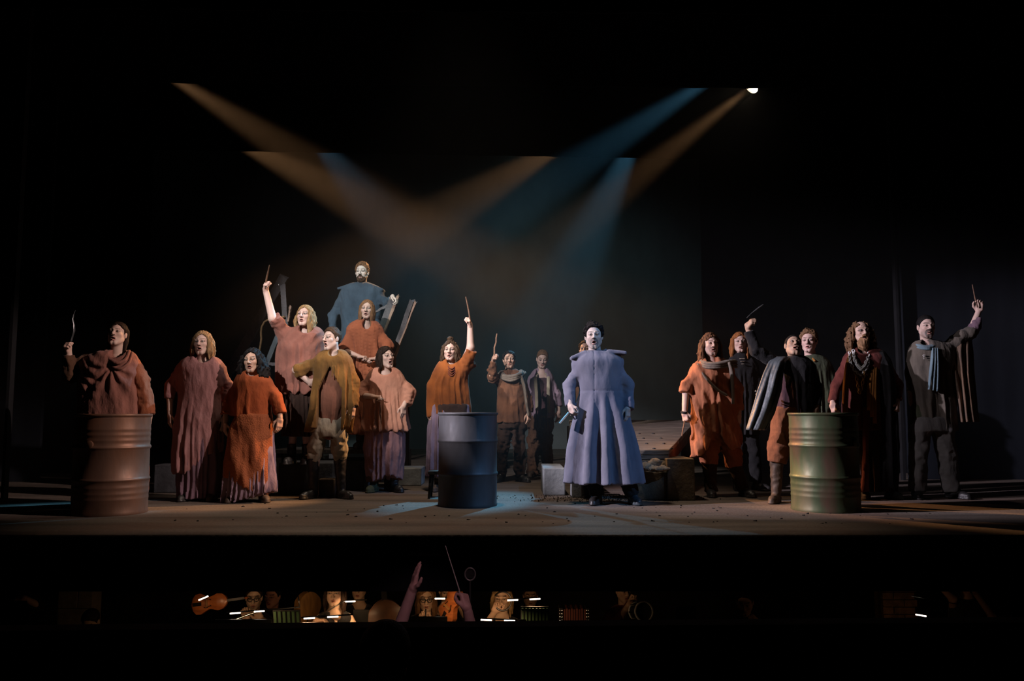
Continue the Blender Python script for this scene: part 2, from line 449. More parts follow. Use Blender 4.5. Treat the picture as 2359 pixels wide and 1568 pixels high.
        def f(P):
            q = (P - w) @ M / k
            o = rbox(q, (.048, 0, 0), (.046, .039, .0145), .0125)
            o = smin(o, ellip(q, (.03, .020, .010), (.030, .018, .014)), .01)
            o = smin(o, rcone(q, -fw * .05, fw * .015, .030 * armr, .026 * armr), .022)
            for pts, rr in segs: o = smin(o, chain(q, pts, rr, .003), .006)
            return o * k
        return f
    # ---- hair and beard
    def hair(s, m, th=.013, curl=0.0, cf=110, hl=.072, part=None, back=-.06, locks=None, bun=None, bald=None, res=.0062, top=0.0, sweep=0.0, name='hair', side=-.012, ears=True):
        hs = s.hs
        def f(P):
            q = s.local(P)
            o = ellip(q, (sweep, .022, .038 + top * .5), (.073 + th, .091 + th, .078 + th + top))
            if curl: o = o + curl * wob(q, cf, 3)
            zc = np.interp(q[:, 1], (-.12, -.078, -.052, -.030, -.008, .022, .05, .09, .13), (hl, hl, hl - .012, .045, side, side - .0 if not ears else .022, back * .6, back, back))
            ax = np.abs(q[:, 0] - .012); w_ = np.clip((-.035 - q[:, 1]) / .02, 0, 1)
            pt = part if part is not None else (.75 if locks else -.12)
            zc = zc + w_ * ((.034 if locks else .024) - pt * ax + (3.0 * np.maximum(ax - .045, 0) if locks else -.4 * np.maximum(ax - .04, 0)) * 0 + .003 * np.sin(q[:, 0] * 210))
            o = smax(o, zc - q[:, 2], .008)
            if bald: o = smax(o, -ellip(q, (0, -.05, .12), bald), .012)
            if locks:
                for pts, r in s.lock_list(locks): o = smin(o, chain(q, pts, r), locks.get('k', .010))
                o = o + locks.get('noise', .004) * wob(q * np.array((1, 1, locks.get('zs', .35))), locks.get('nf', 190), 5)
            if bun: o = smin(o, ellip(q, bun[:3], (bun[3], bun[3], bun[3] * .85)) + .004 * wob(q, 150, 2), .008)
            return o * hs
        lz = locks['len'] if locks else .1
        ex = (.20 if locks else .13)
        lo = s.c + np.array((-ex, -ex, -max(.12, lz + .04))) * hs; hi = s.c + np.array((ex, ex, .21)) * hs
        V, Q = polygonise(f, lo, hi, res * hs)
        return link(name, np_mesh(name, V, Q), m, s.root)
    def lock_list(s, L):
        r = random.Random(L.get('seed', 1)); out = []
        for a0, a1, n in L['ang']:
            for i in range(n):
                a = a0 + (a1 - a0) * (i + .5) / n + r.uniform(-.05, .05); ln = L['len'] * r.uniform(.82, 1.05); w = L.get('out', .02)
                sx, cy = math.sin(a), -math.cos(a); pts = []
                for t in (0, .2, .45, .7, 1.0):
                    rad = 1.0 + w / .085 * math.sin(min(1, t * 1.6) * 1.57) - (.10 * t if L.get('in') else 0)
                    wv = L.get('wave', .0) * math.sin(t * 9 + i * 1.7)
                    pts.append(np.array((sx * .080 * rad + wv, .022 + cy * .093 * (rad if cy > 0 else 1 + (rad - 1) * .5), .045 - (ln + .045) * t)))
                q = L.get('r', .016); out.append((pts, [q * .8, q, q * 1.05, q * .9, q * .35]))
        return out
    def beard(s, m, ln=.01, wide=.058, noise=.003, res=.0055, mous=True, mz=0.0):
        hs = s.hs
        def f(P):
            q = s.local(P); qa = q.copy(); qa[:, 0] = np.abs(qa[:, 0])
            o = ellip(q, (0, -.040, -.075 - ln / 2), (wide, .052 + ln * .12, .042 + ln / 2))
            o = smin(o, rcone(qa, (.060, -.012, -.020), (.046, -.030, -.07), .012, .016), .015)
            zt = -.076 + np.maximum(np.abs(q[:, 0]) - .018, 0) * 1.5 + mz
            o = smax(o, q[:, 2] - zt, .006)
            if mous: o = smin(o, rcone(qa, (.004, -.100, -.041), (.032, -.080, -.060), .0075, .0065), .004)
            return (o + noise * wob(q * (1, 1, .5), 150, 4)) * hs
        lo = s.c + np.array((-.09, -.13, -.14 - ln)) * hs; hi = s.c + np.array((.09, .05, .02)) * hs
        V, Q = polygonise(f, lo, hi, res * hs)
        return link('beard', np_mesh('beard', V, Q), m, s.root)
    # ---- clothing
    def garment(s, name, m, st, sl=(), fold=None, hem=None, neck=None, k=.04, res=.0115, dy=0.0, ryk=.62, disp=None, cut=None, topk=.03,
                wr=.004, cuff=True, parent=None, rymax=.26):
        d = s.d - dy; rows = []
        neckish = len(st) > 4 and len(st[0]) > 3 and sl
        for i_, t in enumerate(st):
            py, xl, xr = t[:3]
            if neckish: py -= (8, 4, 1)[i_] if i_ < 3 else 0
            a, b = W(xl, py, d), W(xr, py, d); rx = (b[0] - a[0]) / 2
            ry = t[3] if len(t) > 3 and t[3] else min(rx * ryk, rymax); off = t[4] if len(t) > 4 else 0
            rows.append((a[2], (a[0] + b[0]) / 2, d - off, rx, max(ry, .02)))
        S = smooth_st(rows) if rows else None
        chains = []
        for ch in sl:
            pts = [s.J(t[:3]) for t in ch]
            if len(rows) > 4: pts[0] = pts[0] + (np.sign(s.neck[0] - pts[0][0]) * .02, 0, -.035)
            chains.append((pts, [t[3] for t in ch]))
        if neck is not None:
            nc = W(neck[0], neck[1], s.d - neck[4] if len(neck) > 4 else s.d - .10)
        def f(P):
            o = None
            if S is not None:
                o, th = lathe_sdf(P, S); z = P[:, 2]
                if fold:
                    ztop = W(CX, fold.get('top', st[0][0]), d)[2]; zl = S[0][0]
                    g = np.clip((ztop - z) / max(ztop - zl, .05), 0, 1) ** fold.get('pow', .5)
                    o = o - folds(th, z, fold['n'], fold['amp'], fold.get('seed', 1), fold.get('drift', 0)) * g
                if disp is not None: o = o - disp(P)
                o = smax(o, z - S[0][-1], topk)
                zb = S[0][0] + (hem(P[:, 0] - S[1][0], th) if hem else 0)
                o = np.maximum(o, (zb - z) * .8)
            for pts, rr in chains:
                e = chain(P, pts, rr, .015)
                e = e - 1.3 * wr * wob(P, 46, 8) - 1.8 * wr * (.5 - np.minimum(np.abs(wob(P * (.7, .7, 1.4), 34, 9)), .8))
                if cuff:
                    dr = pts[-1] - pts[-2]; dr = dr / np.linalg.norm(dr); e = np.maximum(e, (P - pts[-1]) @ dr)
                o = e if o is None else smin(o, e, k)
            o = o - wr * wob(P * (1, 1, .6), 30, 6) - 1.5 * wr * (.5 - np.minimum(np.abs(wob(P * (1.2, 1.2, .45), 30, 7)), .8))
            if neck is not None: o = smax(o, -ellip(P, nc, (neck[2], .14, neck[3])), .006)
            if cut is not None: o = cut(P, o)
            return o
        B = []
        if S is not None:
            B += [(S[1][i] + q * S[3][i], S[2][i] + q * S[4][i], S[0][i]) for i in (0, 20, 45, 70, 89) for q in (-1, 1)]
            mxr, mxy = S[3].max(), S[4].max(); B += [(S[1].min() - mxr, S[2].min() - mxy, S[0][0]), (S[1].max() + mxr, S[2].max() + mxy, S[0][-1])]
        for pts, rr in chains: B += [tuple(p + q * r) for p, r in zip(pts, rr) for q in (-1, 1)]
        B = np.array(B)
        lo = B.min(0) - .045; hi = B.max(0) + .045
        if hem: lo[2] -= .12
        V, Q = polygonise(f, lo, hi, res, 2.0)
        s.g = getattr(s, 'g', {}); s.g[name] = link(name, np_mesh(name, V, Q), m, parent or s.root)
        return s.g[name]
    def boot(s, m, px, py, yaw=0., top=None, r=.052, name='boot', k=1.0, Y=None, res=.0085, open_toe=False):
        """px, py: where the ankle stands on the ground"""
        Y = Y if Y is not None else s.d
        c = W(px, py, Y); c[2] = s.ground
        fw = np.array((math.sin(yaw), -math.cos(yaw), 0)) * k
        tp = s.J(top) if top else c + np.array((0, .0, .14))
        def f(P):
            o = chain(P, [c - fw * .045 + (0, 0, .034), c + fw * .06 + (0, 0, .040), c + fw * .13 + (0, 0, .034), c + fw * .175 + (0, 0, .028)], [.036 * k, .042 * k, .043 * k, .034 * k], .02)
            o = smin(o, rcone(P, c + (0, 0, .05), tp, .046 * k, r), .03)
            up = tp - c; up = up / np.linalg.norm(up)
            o = np.maximum(o, (P - tp) @ up)
            o = o - .003 * wob(P * (1, 1, 1.6), 45, 3)
            so = chain(P, [c - fw * .045 + (0, 0, .0), c + fw * .06, c + fw * .13, c + fw * .175], [.043 * k, .045 * k, .050 * k, .041 * k], .02)
            o = smin(o, np.maximum(so, P[:, 2] - s.ground - .022), .004)
            return np.maximum(o, s.ground + .002 - P[:, 2])
        B = np.array([c - fw * .1 - .06, c - fw * .1 + .06, c + fw * .24 - .06, c + fw * .24 + .06, tp - r - .04, tp + r + .04])
        V, Q = polygonise(f, B.min(0), B.max(0), res)
        return link(name, np_mesh(name, V, Q), m, s.root)
    def strips(s, name, m, paths, flat=.5, seg=8, parent=None):
        b = MB()
        for path in paths:
            pts = np.array([s.J(t[:3]) for t in path]); rr = np.array([t[3] for t in path])
            t = np.linspace(0, 1, len(pts)); T = np.linspace(0, 1, len(pts) * 4)
            P = np.stack([np.interp(T, t, pts[:, i]) for i in range(3)], 1)
            Pp = np.pad(P, ((2, 2), (0, 0)), mode='reflect', reflect_type='odd')
            P = sum(Pp[i:i + len(P)] * w for i, w in enumerate((.1, .22, .36, .22, .1)))
            b.tube(list(P), list(np.interp(T, t, rr)), seg, flat)
        return b.build(name, m, parent or s.root, smooth=True)
def _sheet(s, name, m, rows, nf=3, amp=.02, ph=0.0, th=.010, zig=0.0, parent=None):
    """hanging sheet of cloth; rows: (py, x left, x right, dd left, dd right)"""
    a = np.array(rows, float); T = np.linspace(0, 1, 44); t = np.linspace(0, 1, len(a)); A = np.stack([np.interp(T, t, a[:, i]) for i in range(5)], 1); nu = 30; V = []
    for i, r in enumerate(A):
        for k in range(nu + 1):
            u = k / nu; w = amp * (T[i] ** .6) * (math.sin(6.283 * nf * (u + .06 * math.sin(5 * T[i] + 6 * u)) + ph) + .35 * math.sin(6.283 * nf * 2.3 * u + 3 * T[i]))
            V.append(s.J((r[1] + (r[2] - r[1]) * u, r[0] + (zig * math.sin(u * 40) * (i == len(A) - 1)), r[3] + (r[4] - r[3]) * u + .05 * math.sin(3.14 * u) + w)))
    Q = [(i * (nu + 1) + k, i * (nu + 1) + k + 1, (i + 1) * (nu + 1) + k + 1, (i + 1) * (nu + 1) + k) for i in range(len(A) - 1) for k in range(nu)]
    s.g[name] = o = link(name, np_mesh(name, V, Q), m, parent or s.root); so = o.modifiers.new('thick', 'SOLIDIFY'); so.thickness = th; so.offset = 0
    return o
Person.sheet = _sheet
def plate(P, a, b, wy, th, back=0.0):
    """flat shoulder wing from a to b"""
    d = b - a; L = np.linalg.norm(d); d = d / L; y = np.array((0, 1., 0)); z = np.cross(d, y); z /= np.linalg.norm(z)
    return rbox(P, (a + b) / 2, (L / 2, wy, th), .010, np.stack((d, np.cross(z, d), z), 1))
def rod(name, m, pts, rad, label, cat, group=None, flat=1.0, seg=8):
    b = MB(); b.tube(pts, rad, seg, flat)
    c = np.mean(np.array(pts), 0); b.v = [tuple(np.array(v) - c) for v in b.v]
    o = b.build(name, m, None, smooth=True, angle=50); o.location = c
    return tag(o, label, cat, group)
# ------------------------------------------------------------------ the stage house
M_black = mat('black_cloth', (.012, .013, .015), (.007, .007, .008), rough=.95, scale=3, spec=.05)
M_leg = mat('masking_flat', (.014, .017, .024), (.009, .011, .016), rough=.85, scale=2, stretch=(3, 3, .3), spec=.15)
M_back = mat('back_cloth', (.20, .23, .24), (.15, .17, .18), rough=.95, scale=1.2, stretch=(1, 1, .5), spec=.05)
def floor_mat():
    m, nt, b = nodes('stage_floor'); L = nt.links
    tc = _n(nt, 'ShaderNodeTexCoord')
    mp = _n(nt, 'ShaderNodeMapping'); mp.inputs['Scale'].default_value = (.35, 2.2, 1); L.new(tc.outputs['Object'], mp.inputs[0])
    n1 = _n(nt, 'ShaderNodeTexNoise', i_Scale=1.6, i_Detail=6.0); L.new(mp.outputs[0], n1.inputs['Vector'])
    r1 = _n(nt, 'ShaderNodeValToRGB'); r1.color_ramp.elements[0].color = (.12, .098, .082, 1); r1.color_ramp.elements[1].color = (.25, .205, .17, 1)
    r1.color_ramp.elements[0].position = .32; r1.color_ramp.elements[1].position = .68
    L.new(n1.outputs['Fac'], r1.inputs['Fac'])
    n2 = _n(nt, 'ShaderNodeTexNoise', i_Scale=.55, i_Detail=4.0); L.new(tc.outputs['Object'], n2.inputs['Vector'])
    r2 = _n(nt, 'ShaderNodeValToRGB'); r2.color_ramp.elements[0].position = .48; r2.color_ramp.elements[1].position = .68
    r2.color_ramp.elements[0].color = (0, 0, 0, 1); r2.color_ramp.elements[1].color = (.5, .5, .5, 1)
    L.new(n2.outputs['Fac'], r2.inputs['Fac'])
    mx = _n(nt, 'ShaderNodeMix', data_type='RGBA'); L.new(r2.outputs['Color'], mx.inputs[0])
    L.new(r1.outputs['Color'], mx.inputs[6]); mx.inputs[7].default_value = (.22, .105, .065, 1)
    n3 = _n(nt, 'ShaderNodeTexNoise', i_Scale=38.0, i_Detail=5.0); L.new(tc.outputs['Object'], n3.inputs['Vector'])
    m2 = _n(nt, 'ShaderNodeMix', data_type='RGBA', blend_type='MULTIPLY'); m2.inputs[0].default_value = .5
    L.new(mx.outputs[2], m2.inputs[6]); L.new(n3.outputs['Fac'], m2.inputs[7]); L.new(m2.outputs[2], b.inputs['Base Color'])
    bp = _n(nt, 'ShaderNodeBump', i_Strength=.6, i_Distance=.01); L.new(n3.outputs['Fac'], bp.inputs['Height']); L.new(bp.outputs[0], b.inputs['Normal'])
    b.inputs['Roughness'].default_value = .7; b.inputs['Specular IOR Level'].default_value = .25
    return m
YF = GY(1231)            # front edge of the stage
def slab(name, x0, x1, y0, y1, z0, z1, m, kind='structure', bevel=0.0):
    o = MB().box(((x0 + x1) / 2, (y0 + y1) / 2, (z0 + z1) / 2), ((x1 - x0) / 2, (y1 - y0) / 2, (z1 - z0) / 2)).build(name, m, None, bevel=bevel)
    return tag(o, kind=kind)
ZU = W(CX, 1364, YF)[2]  # underside of the stage front
tag(slab('floor', -13, 13, YF, 23.5, -.16, 0, floor_mat(), bevel=.012), 'grey brown dusty stage floor', None)
tag(slab('wall_front', -13, 13, YF + .03, YF + .13, ZU, -.16, M_black), 'black front face of the stage above the orchestra pit', None)
YB = 21.5
tag(slab('wall_back', -13, 13, YB, YB + .1, 0, 10, M_back), 'dark grey back cloth', None)
tag(slab('ceiling', -13, 13, YF - .1, 23.5, 10, 10.1, M_black), 'black fly tower roof above the stage', None)
# hanging cloth borders, their lower edge a little out of level
def border(name, Y, xl, yl, xr, yr, label, slope_top=9.9):
    a, b_ = W(xl, yl, Y), W(xr, yr, Y); g = (b_[2] - a[2]) / (b_[0] - a[0])
    b = MB(); n = 120; x = np.linspace(-13, 13, n)
    for sy in (0, 1):
        for i in range(n):
            y = Y + .03 * math.sin(x[i] * 9) * .5 + sy * .02
            b.v += [(x[i], y, a[2] + g * (x[i] - a[0])), (x[i], y, slope_top)]
    for i in range(n - 1):
        p = i * 2; q = n * 2 + p
        b.f += [(p, p + 2, p + 3, p + 1), (q, q + 1, q + 3, q + 2), (p, q, q + 2, p + 2)]
    tag(b.build(name, M_black, None, smooth=True), label, None, kind='structure')
border('trim_1', 7.4, 300, 20, 2000, 33, 'black cloth border highest and nearest the audience')
border('trim_2', 10.0, 400, 190, 1728, 202, 'black cloth border across the upper stage')
border('trim_3', 13.8, 580, 348, 1450, 363, 'lower black cloth border over the middle of the stage')
# masking legs and flats at the sides
def flat(name, Y, px0, px1, label, m=M_leg, z1=9.5, t=.06):
    a, b_ = W(px0, 900, Y)[0], W(px1, 900, Y)[0]
    return tag(slab(name, min(a, b_), max(a, b_), Y, Y + t, 0, z1, m), label, None)
flat('wall_right_1', GY(1104), 2088, 2900, 'tall dark blue flat at the right edge of the stage')
flat('wall_right_2', 12.6, 1869, 2135, 'narrow black leg behind the bearded man', M_black)
flat('wall_right_3', 15.5, 1623, 1990, 'black leg beside the back cloth on the right', M_black)
flat('wall_left_1', GY(1109), -600, 98, 'tall dark blue flat at the left edge of the stage')
flat('wall_left_2', 12.6, 40, 300, 'narrow black leg behind the woman at the left drum', M_black)
flat('wall_left_3', 15.5, 160, 330, 'black leg beside the back cloth on the left', M_black)
M_post = mat('post_paint', (.016, .016, .018), (.011, .011, .012), rough=.6, scale=4)
def post(px0, px1, Y, label):
    a, b_ = W(px0, 1000, Y)[0], W(px1, 1000, Y)[0]
    tag(slab('trim_4', a, b_, Y, Y + .08, 0, 8.5, M_post), label, None)
post(9, 16, GY(1150), 'thin dark upright post at the left edge of the stage')
post(2077, 2083, GY(1106), 'thin dark upright post beside the blue flat on the right')

# haze over the stage
hm = bpy.data.materials.new('haze'); hm.use_nodes = True; hm.node_tree.nodes.clear()
_o = hm.node_tree.nodes.new('ShaderNodeOutputMaterial'); _v = hm.node_tree.nodes.new('ShaderNodeVolumeScatter')
_v.inputs['Color'].default_value = (.97, .98, 1.0, 1); _v.inputs['Density'].default_value = .007; _v.inputs['Anisotropy'].default_value = .25
hm.node_tree.links.new(_v.outputs[0], _o.inputs['Volume'])
hz = MB().box((0, 13.2, 4.95), (9.5, 4.3, 4.94)).build('haze', hm)
tag(hz, 'thin theatre haze hanging in the light beams over the stage', 'haze', kind='stuff')

# the one lamp that shows below the border
def stage_lamp():
    c = W(1731, 199, 10.3); t = W(760, 1000, 8.6); d = t - c; d /= np.linalg.norm(d); c = c - d * .0
    A = rot_axis(d); rt = empty('stage_lamp', c); tag(rt, 'round stage lamp with a bright warm lens under the border', 'lamp')
    mm = mat('lamp_black', (.02, .02, .02), rough=.5, scale=5)
    MB().lathe([(.001, -.36), (.07, -.36), (.085, -.30), (.09, -.05), (.105, -.02), (.105, .0), (.098, .0), (.098, -.03)], c, 32, A).build('housing', mm, rt, smooth=True, angle=40)
    MB().lathe([(.0005, -.004), (.05, -.008), (.097, -.02)], c, 32, A).build('lens', emis('lamp_lens', (1.0, .78, .55), 9.0), rt, smooth=True)
    s_ = A[:, 0]; u = np.array((0, 0, 1.))
    MB().tube([c - d * .2 + s_ * .1, c - d * .2 + s_ * .12 + u * .2, c - d * .2 + u * .26, c - d * .2 - s_ * .12 + u * .2, c - d * .2 - s_ * .1], .012, 6).build('yoke', mm, rt)
    MB().tube([c - d * .2 + u * .25, c - d * .2 + u * 1.2], .02, 8).build('hanging_pipe', mm, rt)
stage_lamp()

# ------------------------------------------------------------------ oil drums
def drum_mat(name, c1, c2, c3, rough=.42):
    m, nt, b = nodes(name); L = nt.links
    tc = _n(nt, 'ShaderNodeTexCoord')
    mp = _n(nt, 'ShaderNodeMapping'); mp.inputs['Scale'].default_value = (1, 1, .35); L.new(tc.outputs['Object'], mp.inputs[0])
    n1 = _n(nt, 'ShaderNodeTexNoise', i_Scale=4.0, i_Detail=7.0); L.new(mp.outputs[0], n1.inputs['Vector'])
    r = _n(nt, 'ShaderNodeValToRGB'); e = r.color_ramp.elements
    e[0].position = .34; e[0].color = (*c2, 1); e[1].position = .66; e[1].color = (*c1, 1)
    k = e.new(.5); k.color = (*c3, 1)
    L.new(n1.outputs['Fac'], r.inputs['Fac']); L.new(r.outputs['Color'], b.inputs['Base Color'])
    n2 = _n(nt, 'ShaderNodeTexNoise', i_Scale=26.0, i_Detail=6.0); L.new(mp.outputs[0], n2.inputs['Vector'])
    mr = _n(nt, 'ShaderNodeMapRange'); mr.inputs[3].default_value = rough - .1; mr.inputs[4].default_value = rough + .25
    L.new(n2.outputs['Fac'], mr.inputs[0]); L.new(mr.outputs[0], b.inputs['Roughness'])
    bp = _n(nt, 'ShaderNodeBump', i_Strength=.4, i_Distance=.004); L.new(n2.outputs['Fac'], bp.inputs['Height']); L.new(bp.outputs[0], b.inputs['Normal'])
    b.inputs['Metallic'].default_value = .35; b.inputs['Specular IOR Level'].default_value = .4
    return m
def drum(px, py, wpx, hpx, m, rings, label, bung=None, tilt=(0, 0)):
    """px, py: lowest point of the base in the photo; wpx, hpx: its width and height there"""
    Y0 = GY(py); w = wpx / F * (Y0 + .29); R = w / 2; Y = Y0 + R; c = W(px, py, Y); c[2] = 0
    H = hpx / F * (Y0 + .02)
    rt = empty('oil_drum', c); tag(rt, label, 'drum')
    pr = [(R * .93, .0), (R * .975, .0), (R * .985, .012), (R * .965, .028)]
    for z, k, kind in rings:
        z *= H
        if kind == 'hoop': pr += [(R * .965, z - .022), (R * .985, z - .012), (R * 1.0, z - .003), (R * 1.0, z + .003), (R * .985, z + .012), (R * .965, z + .022)]
        else: pr += [(R * .965, z - .016), (R * .972, z - .006), (R * .972, z + .006), (R * .965, z + .016)]
    pr += [(R * .965, H - .030)]
    ins = [(R * .955, H - .03), (R * .955, .03), (R * .90, .02), (.001, .02)]
    b = MB(); b.lathe(pr, c, 64); b.build('shell', m, rt, smooth=True, angle=60)
    MB().lathe([(R * .965, H - .03), (R * .99, H - .024), (R * 1.005, H - .012), (R * .995, H), (R * .965, H), (R * .955, H - .02)], c, 64).build('rim', m, rt, smooth=True)
    MB().lathe(ins, c, 48).build('inner_wall', mat('drum_soot', (.03, .025, .022), (.012, .011, .010), rough=.9), rt, smooth=True, angle=60)
    if bung:
        a, z = bung; n = np.array((math.sin(a), -math.cos(a), 0)); q = c + n * R * .972 + (0, 0, z * H)
        MB().lathe([(.034, -.004), (.034, .010), (.026, .014), (.001, .014)], q, 20, rot_axis(n)).build('bung', m, rt, smooth=True, angle=40)
    return rt
RG1 = [(.155, 0, 'b'), (.21, 0, 'b'), (.27, 0, 'b'), (.345, 0, 'hoop'), (.665, 0, 'hoop'), (.735, 0, 'b'), (.79, 0, 'b'), (.845, 0, 'b')]
drum(252, 1191, 165, 233, drum_mat('drum_rust', (.20, .095, .055), (.11, .062, .045), (.15, .082, .055)), RG1, 'rusty brown oil drum at the left of the stage', (-.15, .70))
drum(1077, 1171, 138, 217, drum_mat('drum_slate', (.105, .115, .125), (.06, .058, .056), (.085, .085, .088), .5), [(.345, 0, 'hoop'), (.695, 0, 'hoop')], 'slate grey oil drum at the centre of the stage')
drum(1903, 1183, 155, 228, drum_mat('drum_olive', (.125, .115, .065), (.115, .068, .045), (.060, .085, .040)), RG1, 'olive green and rust oil drum at the right of the stage', (.65, .70))

# ------------------------------------------------------------------ stone blocks, platform, timber
M_stone = mat('painted_stone', (.32, .34, .35), (.20, .215, .225), rough=.85, scale=7, bump=.004, bscale=30)
M_stone2 = mat('brown_stone', (.16, .125, .085), (.08, .066, .05), rough=.9, scale=6, bump=.006, bscale=26)
M_dark = mat('dark_stone', (.07, .075, .085), (.04, .042, .048), rough=.9, scale=6, bump=.005, bscale=26)
def block(px0, px1, pyt, pyb, m, label, depth=.4, yaw=0.0, z0=0.0, Y=None, name='stone_block', h=None):
    Y = Y if Y is not None else GY(pyb, z0); a = W(px0, pyb, Y); b_ = W(px1, pyb, Y); zt = W(px0, pyt, Y)[2] if h is None else z0 + h
    w = (b_[0] - a[0]) / 2; hh = (zt - z0) / 2
    c = np.array(((a[0] + b_[0]) / 2, Y + depth / 2, z0))
    b = MB(); b.box((0, 0, hh), (w, depth / 2, hh))
    o = b.build(name, m, None, bevel=.012); o.location = c; o.rotation_euler = (0, 0, yaw)
    return tag(o, label, 'block', 'stone blocks on the stage')
block(1252, 1302, 1078, 1141, M_stone, 'pale grey square block left of the blue coat', .85, .0)
block(1318, 1372, 1108, 1146, M_stone, 'low pale grey block behind the blue coat hem', .3)
block(1466, 1540, 1087, 1152, M_stone2, 'brown block with rubble lying on top', .42)
block(1538, 1602, 1056, 1153, M_stone2, 'tall brown block under the corner of the wooden platform', .5)
block(1470, 1535, 1058, 1110, M_stone, 'grey block behind the rubble under the platform', .35, Y=9.0, h=.30)
block(905, 969, 1078, 1119, M_stone, 'low blue grey block beside the peach smock woman', .5)
block(880, 937, 1036, 1079, M_stone, 'grey block stacked behind the low block at the peach smock', .5, z0=0.0, Y=GY(1102))
block(732, 769, 1103, 1146, M_dark, 'small dark block between the black riding boots', .3)
block(640, 766, 1066, 1140, M_dark, 'wide dark block the bare armed woman stands on', .95)
block(768, 838, 1060, 1128, M_dark, 'dark block behind the black riding boots at the right', .75)
block(352, 425, 1070, 1148, M_dark, 'dark block left of the pink dress hem', .55, Y=GY(1135))
M_wood = mat('old_wood', (.20, .155, .12), (.10, .078, .062), rough=.8, scale=5, stretch=(.6, 5, 5), bump=.006, bscale=22, bstretch=(.4, 4, 4))
M_wood2 = mat('dark_wood', (.055, .05, .048), (.028, .026, .025), rough=.85, scale=7, stretch=(3, 3, .5), bump=.006, bscale=30)
M_wood3 = mat('charred_red_wood', (.15, .065, .042), (.07, .035, .026), rough=.85, scale=5, bump=.008, bscale=24)
def plank_platform(label, front, yf, planks, x0f, x1f, zf, zb, n, th, name='wooden_platform'):
    pass
def platform():
    # a tilted plank deck: front edge right of the blue coat, rising towards the back
    Yf = GY(1055, .46); zf = .62
    Yf = 8.75; A = W(1330, 1036, Yf); Bf = W(1541, 1036, Yf); Yb = 11.3; C = W(1605, 966, Yb)
    zf = A[2]; zb = C[2]
    rt = empty('wooden_platform', ((A[0] + Bf[0]) / 2, Yf, 0)); tag(rt, 'raised wooden platform of wide bolted planks behind the blue coat', 'platform')
    n = 7
    for i in range(n):
        t0, t1 = i / n, (i + 1) / n - .012
        y0, y1 = Yf + (Yb - Yf) * t0, Yf + (Yb - Yf) * t1
        z0, z1 = zf + (zb - zf) * t0, zf + (zb - zf) * t1
        xr0 = Bf[0] + (C[0] - Bf[0]) * t0; xr1 = Bf[0] + (C[0] - Bf[0]) * t1; xl = A[0] + .1 * t0; j = rnd.uniform(-.006, .006)
        b = MB(); v = [(xl, y0, z0 + j), (xr0 + .0, y0, z0 + j), (xr1, y1, z1 + j), (xl, y1, z1 + j)]
        b.v = [(p[0], p[1], p[2] - .05) for p in v] + v
        b.f = [(0, 3, 2, 1), (4, 5, 6, 7), (0, 1, 5, 4), (1, 2, 6, 5), (2, 3, 7, 6), (3, 0, 4, 7)]
        pl = b.build('plank', M_wood, rt, bevel=.006)
        if i < 4:
            for k in range(5):
                x = A[0] + .25 + k * .19 + rnd.uniform(-.02, .02); yy = (y0 * .75 + y1 * .25)
                MB().lathe([(.018, -.004), (.018, .006), (.010, .012), (.001, .012)], (x, yy, z0 + (z1 - z0) * .25 + j), 8).build('bolt', M_wood2, pl)
    hb = .024
    for i in range(2):
        zc = zf - .055 - hb - i * (2 * hb + .006)
        b = MB().box(((A[0] + Bf[0]) / 2, Yf + .03 - .02 * (i == 1), zc), ((Bf[0] - A[0]) / 2, .03, hb)); fr = b.build('front_beam', M_wood, rt, bevel=.008)
        if i == 0: continue
        for k in range(6):
            x = A[0] + .5 + k * .095 * 1.1
            MB().lathe([(.011, 0), (.011, .007), (.001, .010)], (x, Yf - .02, zc + rnd.uniform(-.01, .01)), 8, rot_axis((0, -1, 0))).build('bolt', M_wood2, fr)
    b = MB(); dn = .13
    b.v = [(Bf[0], Yf + .02, zf - .05), (C[0], Yb, zb - .05), (C[0], Yb, zb - .05 - dn * .8), (Bf[0], Yf + .02, zf - .05 - dn)]
    b.v += [(x - .05, y, z) for x, y, z in b.v]
    b.f = [(0, 1, 2, 3), (7, 6, 5, 4), (0, 4, 5, 1), (1, 5, 6, 2), (2, 6, 7, 3), (3, 7, 4, 0)]
    b.build('side_beam', M_wood3, rt)
    for x, y in ((A[0] + .1, Yf + .15), (Bf[0] - .15, Yf + .55), (A[0] + .1, Yb - .2), (C[0] - .2, Yb - .2)):
        t = (y - Yf) / (Yb - Yf); z = zf + (zb - zf) * t - .06
        MB().box((x, y, z / 2), (.05, .05, z / 2)).build('leg', M_wood2, rt)
platform()
def rock(c, r, m, label, seed, sq=(1, 1, .6), name='rubble_stone', group='rubble on the brown block'):
    V, Q = polygonise(lambda P: ellip(P, (0, 0, 0), (r * sq[0], r * sq[1], r * sq[2])) - .22 * r * np.abs(wob(P, 2.2 / r, seed)) + .12 * r, (-r * 1.6,) * 3, (r * 1.6,) * 3, r / 7)
    V[:, 2] -= V[:, 2].min()
    o = link(name, np_mesh(name, V, Q, smooth=False), m); o.location = c
    return tag(o, label, 'stone', group)
M_rub = mat('rubble', (.36, .27, .18), (.20, .15, .10), rough=.9, scale=14, bump=.01, bscale=40)
_z = W(1500, 1087, GY(1152))[2]
def on_block(px, Y): p = W(px, 1086, Y); p[2] = _z; return p
rock(on_block(1487, 8.60), .072, M_rub, 'grey brown rubble stone at the left of the heap', 3, (1.2, .9, .7))
rock(on_block(1519, 8.57), .088, M_rub, 'flat sandy slab of rubble at the front of the heap', 5, (1.3, .7, .38))
rock(on_block(1508, 8.71), .066, M_rub, 'jagged upright rubble stone in the middle of the heap', 9, (1, .8, 1.15))
rock(on_block(1532, 8.72), .045, M_rub, 'small pale rubble stone at the right of the heap', 11, (.9, .9, 1.3))
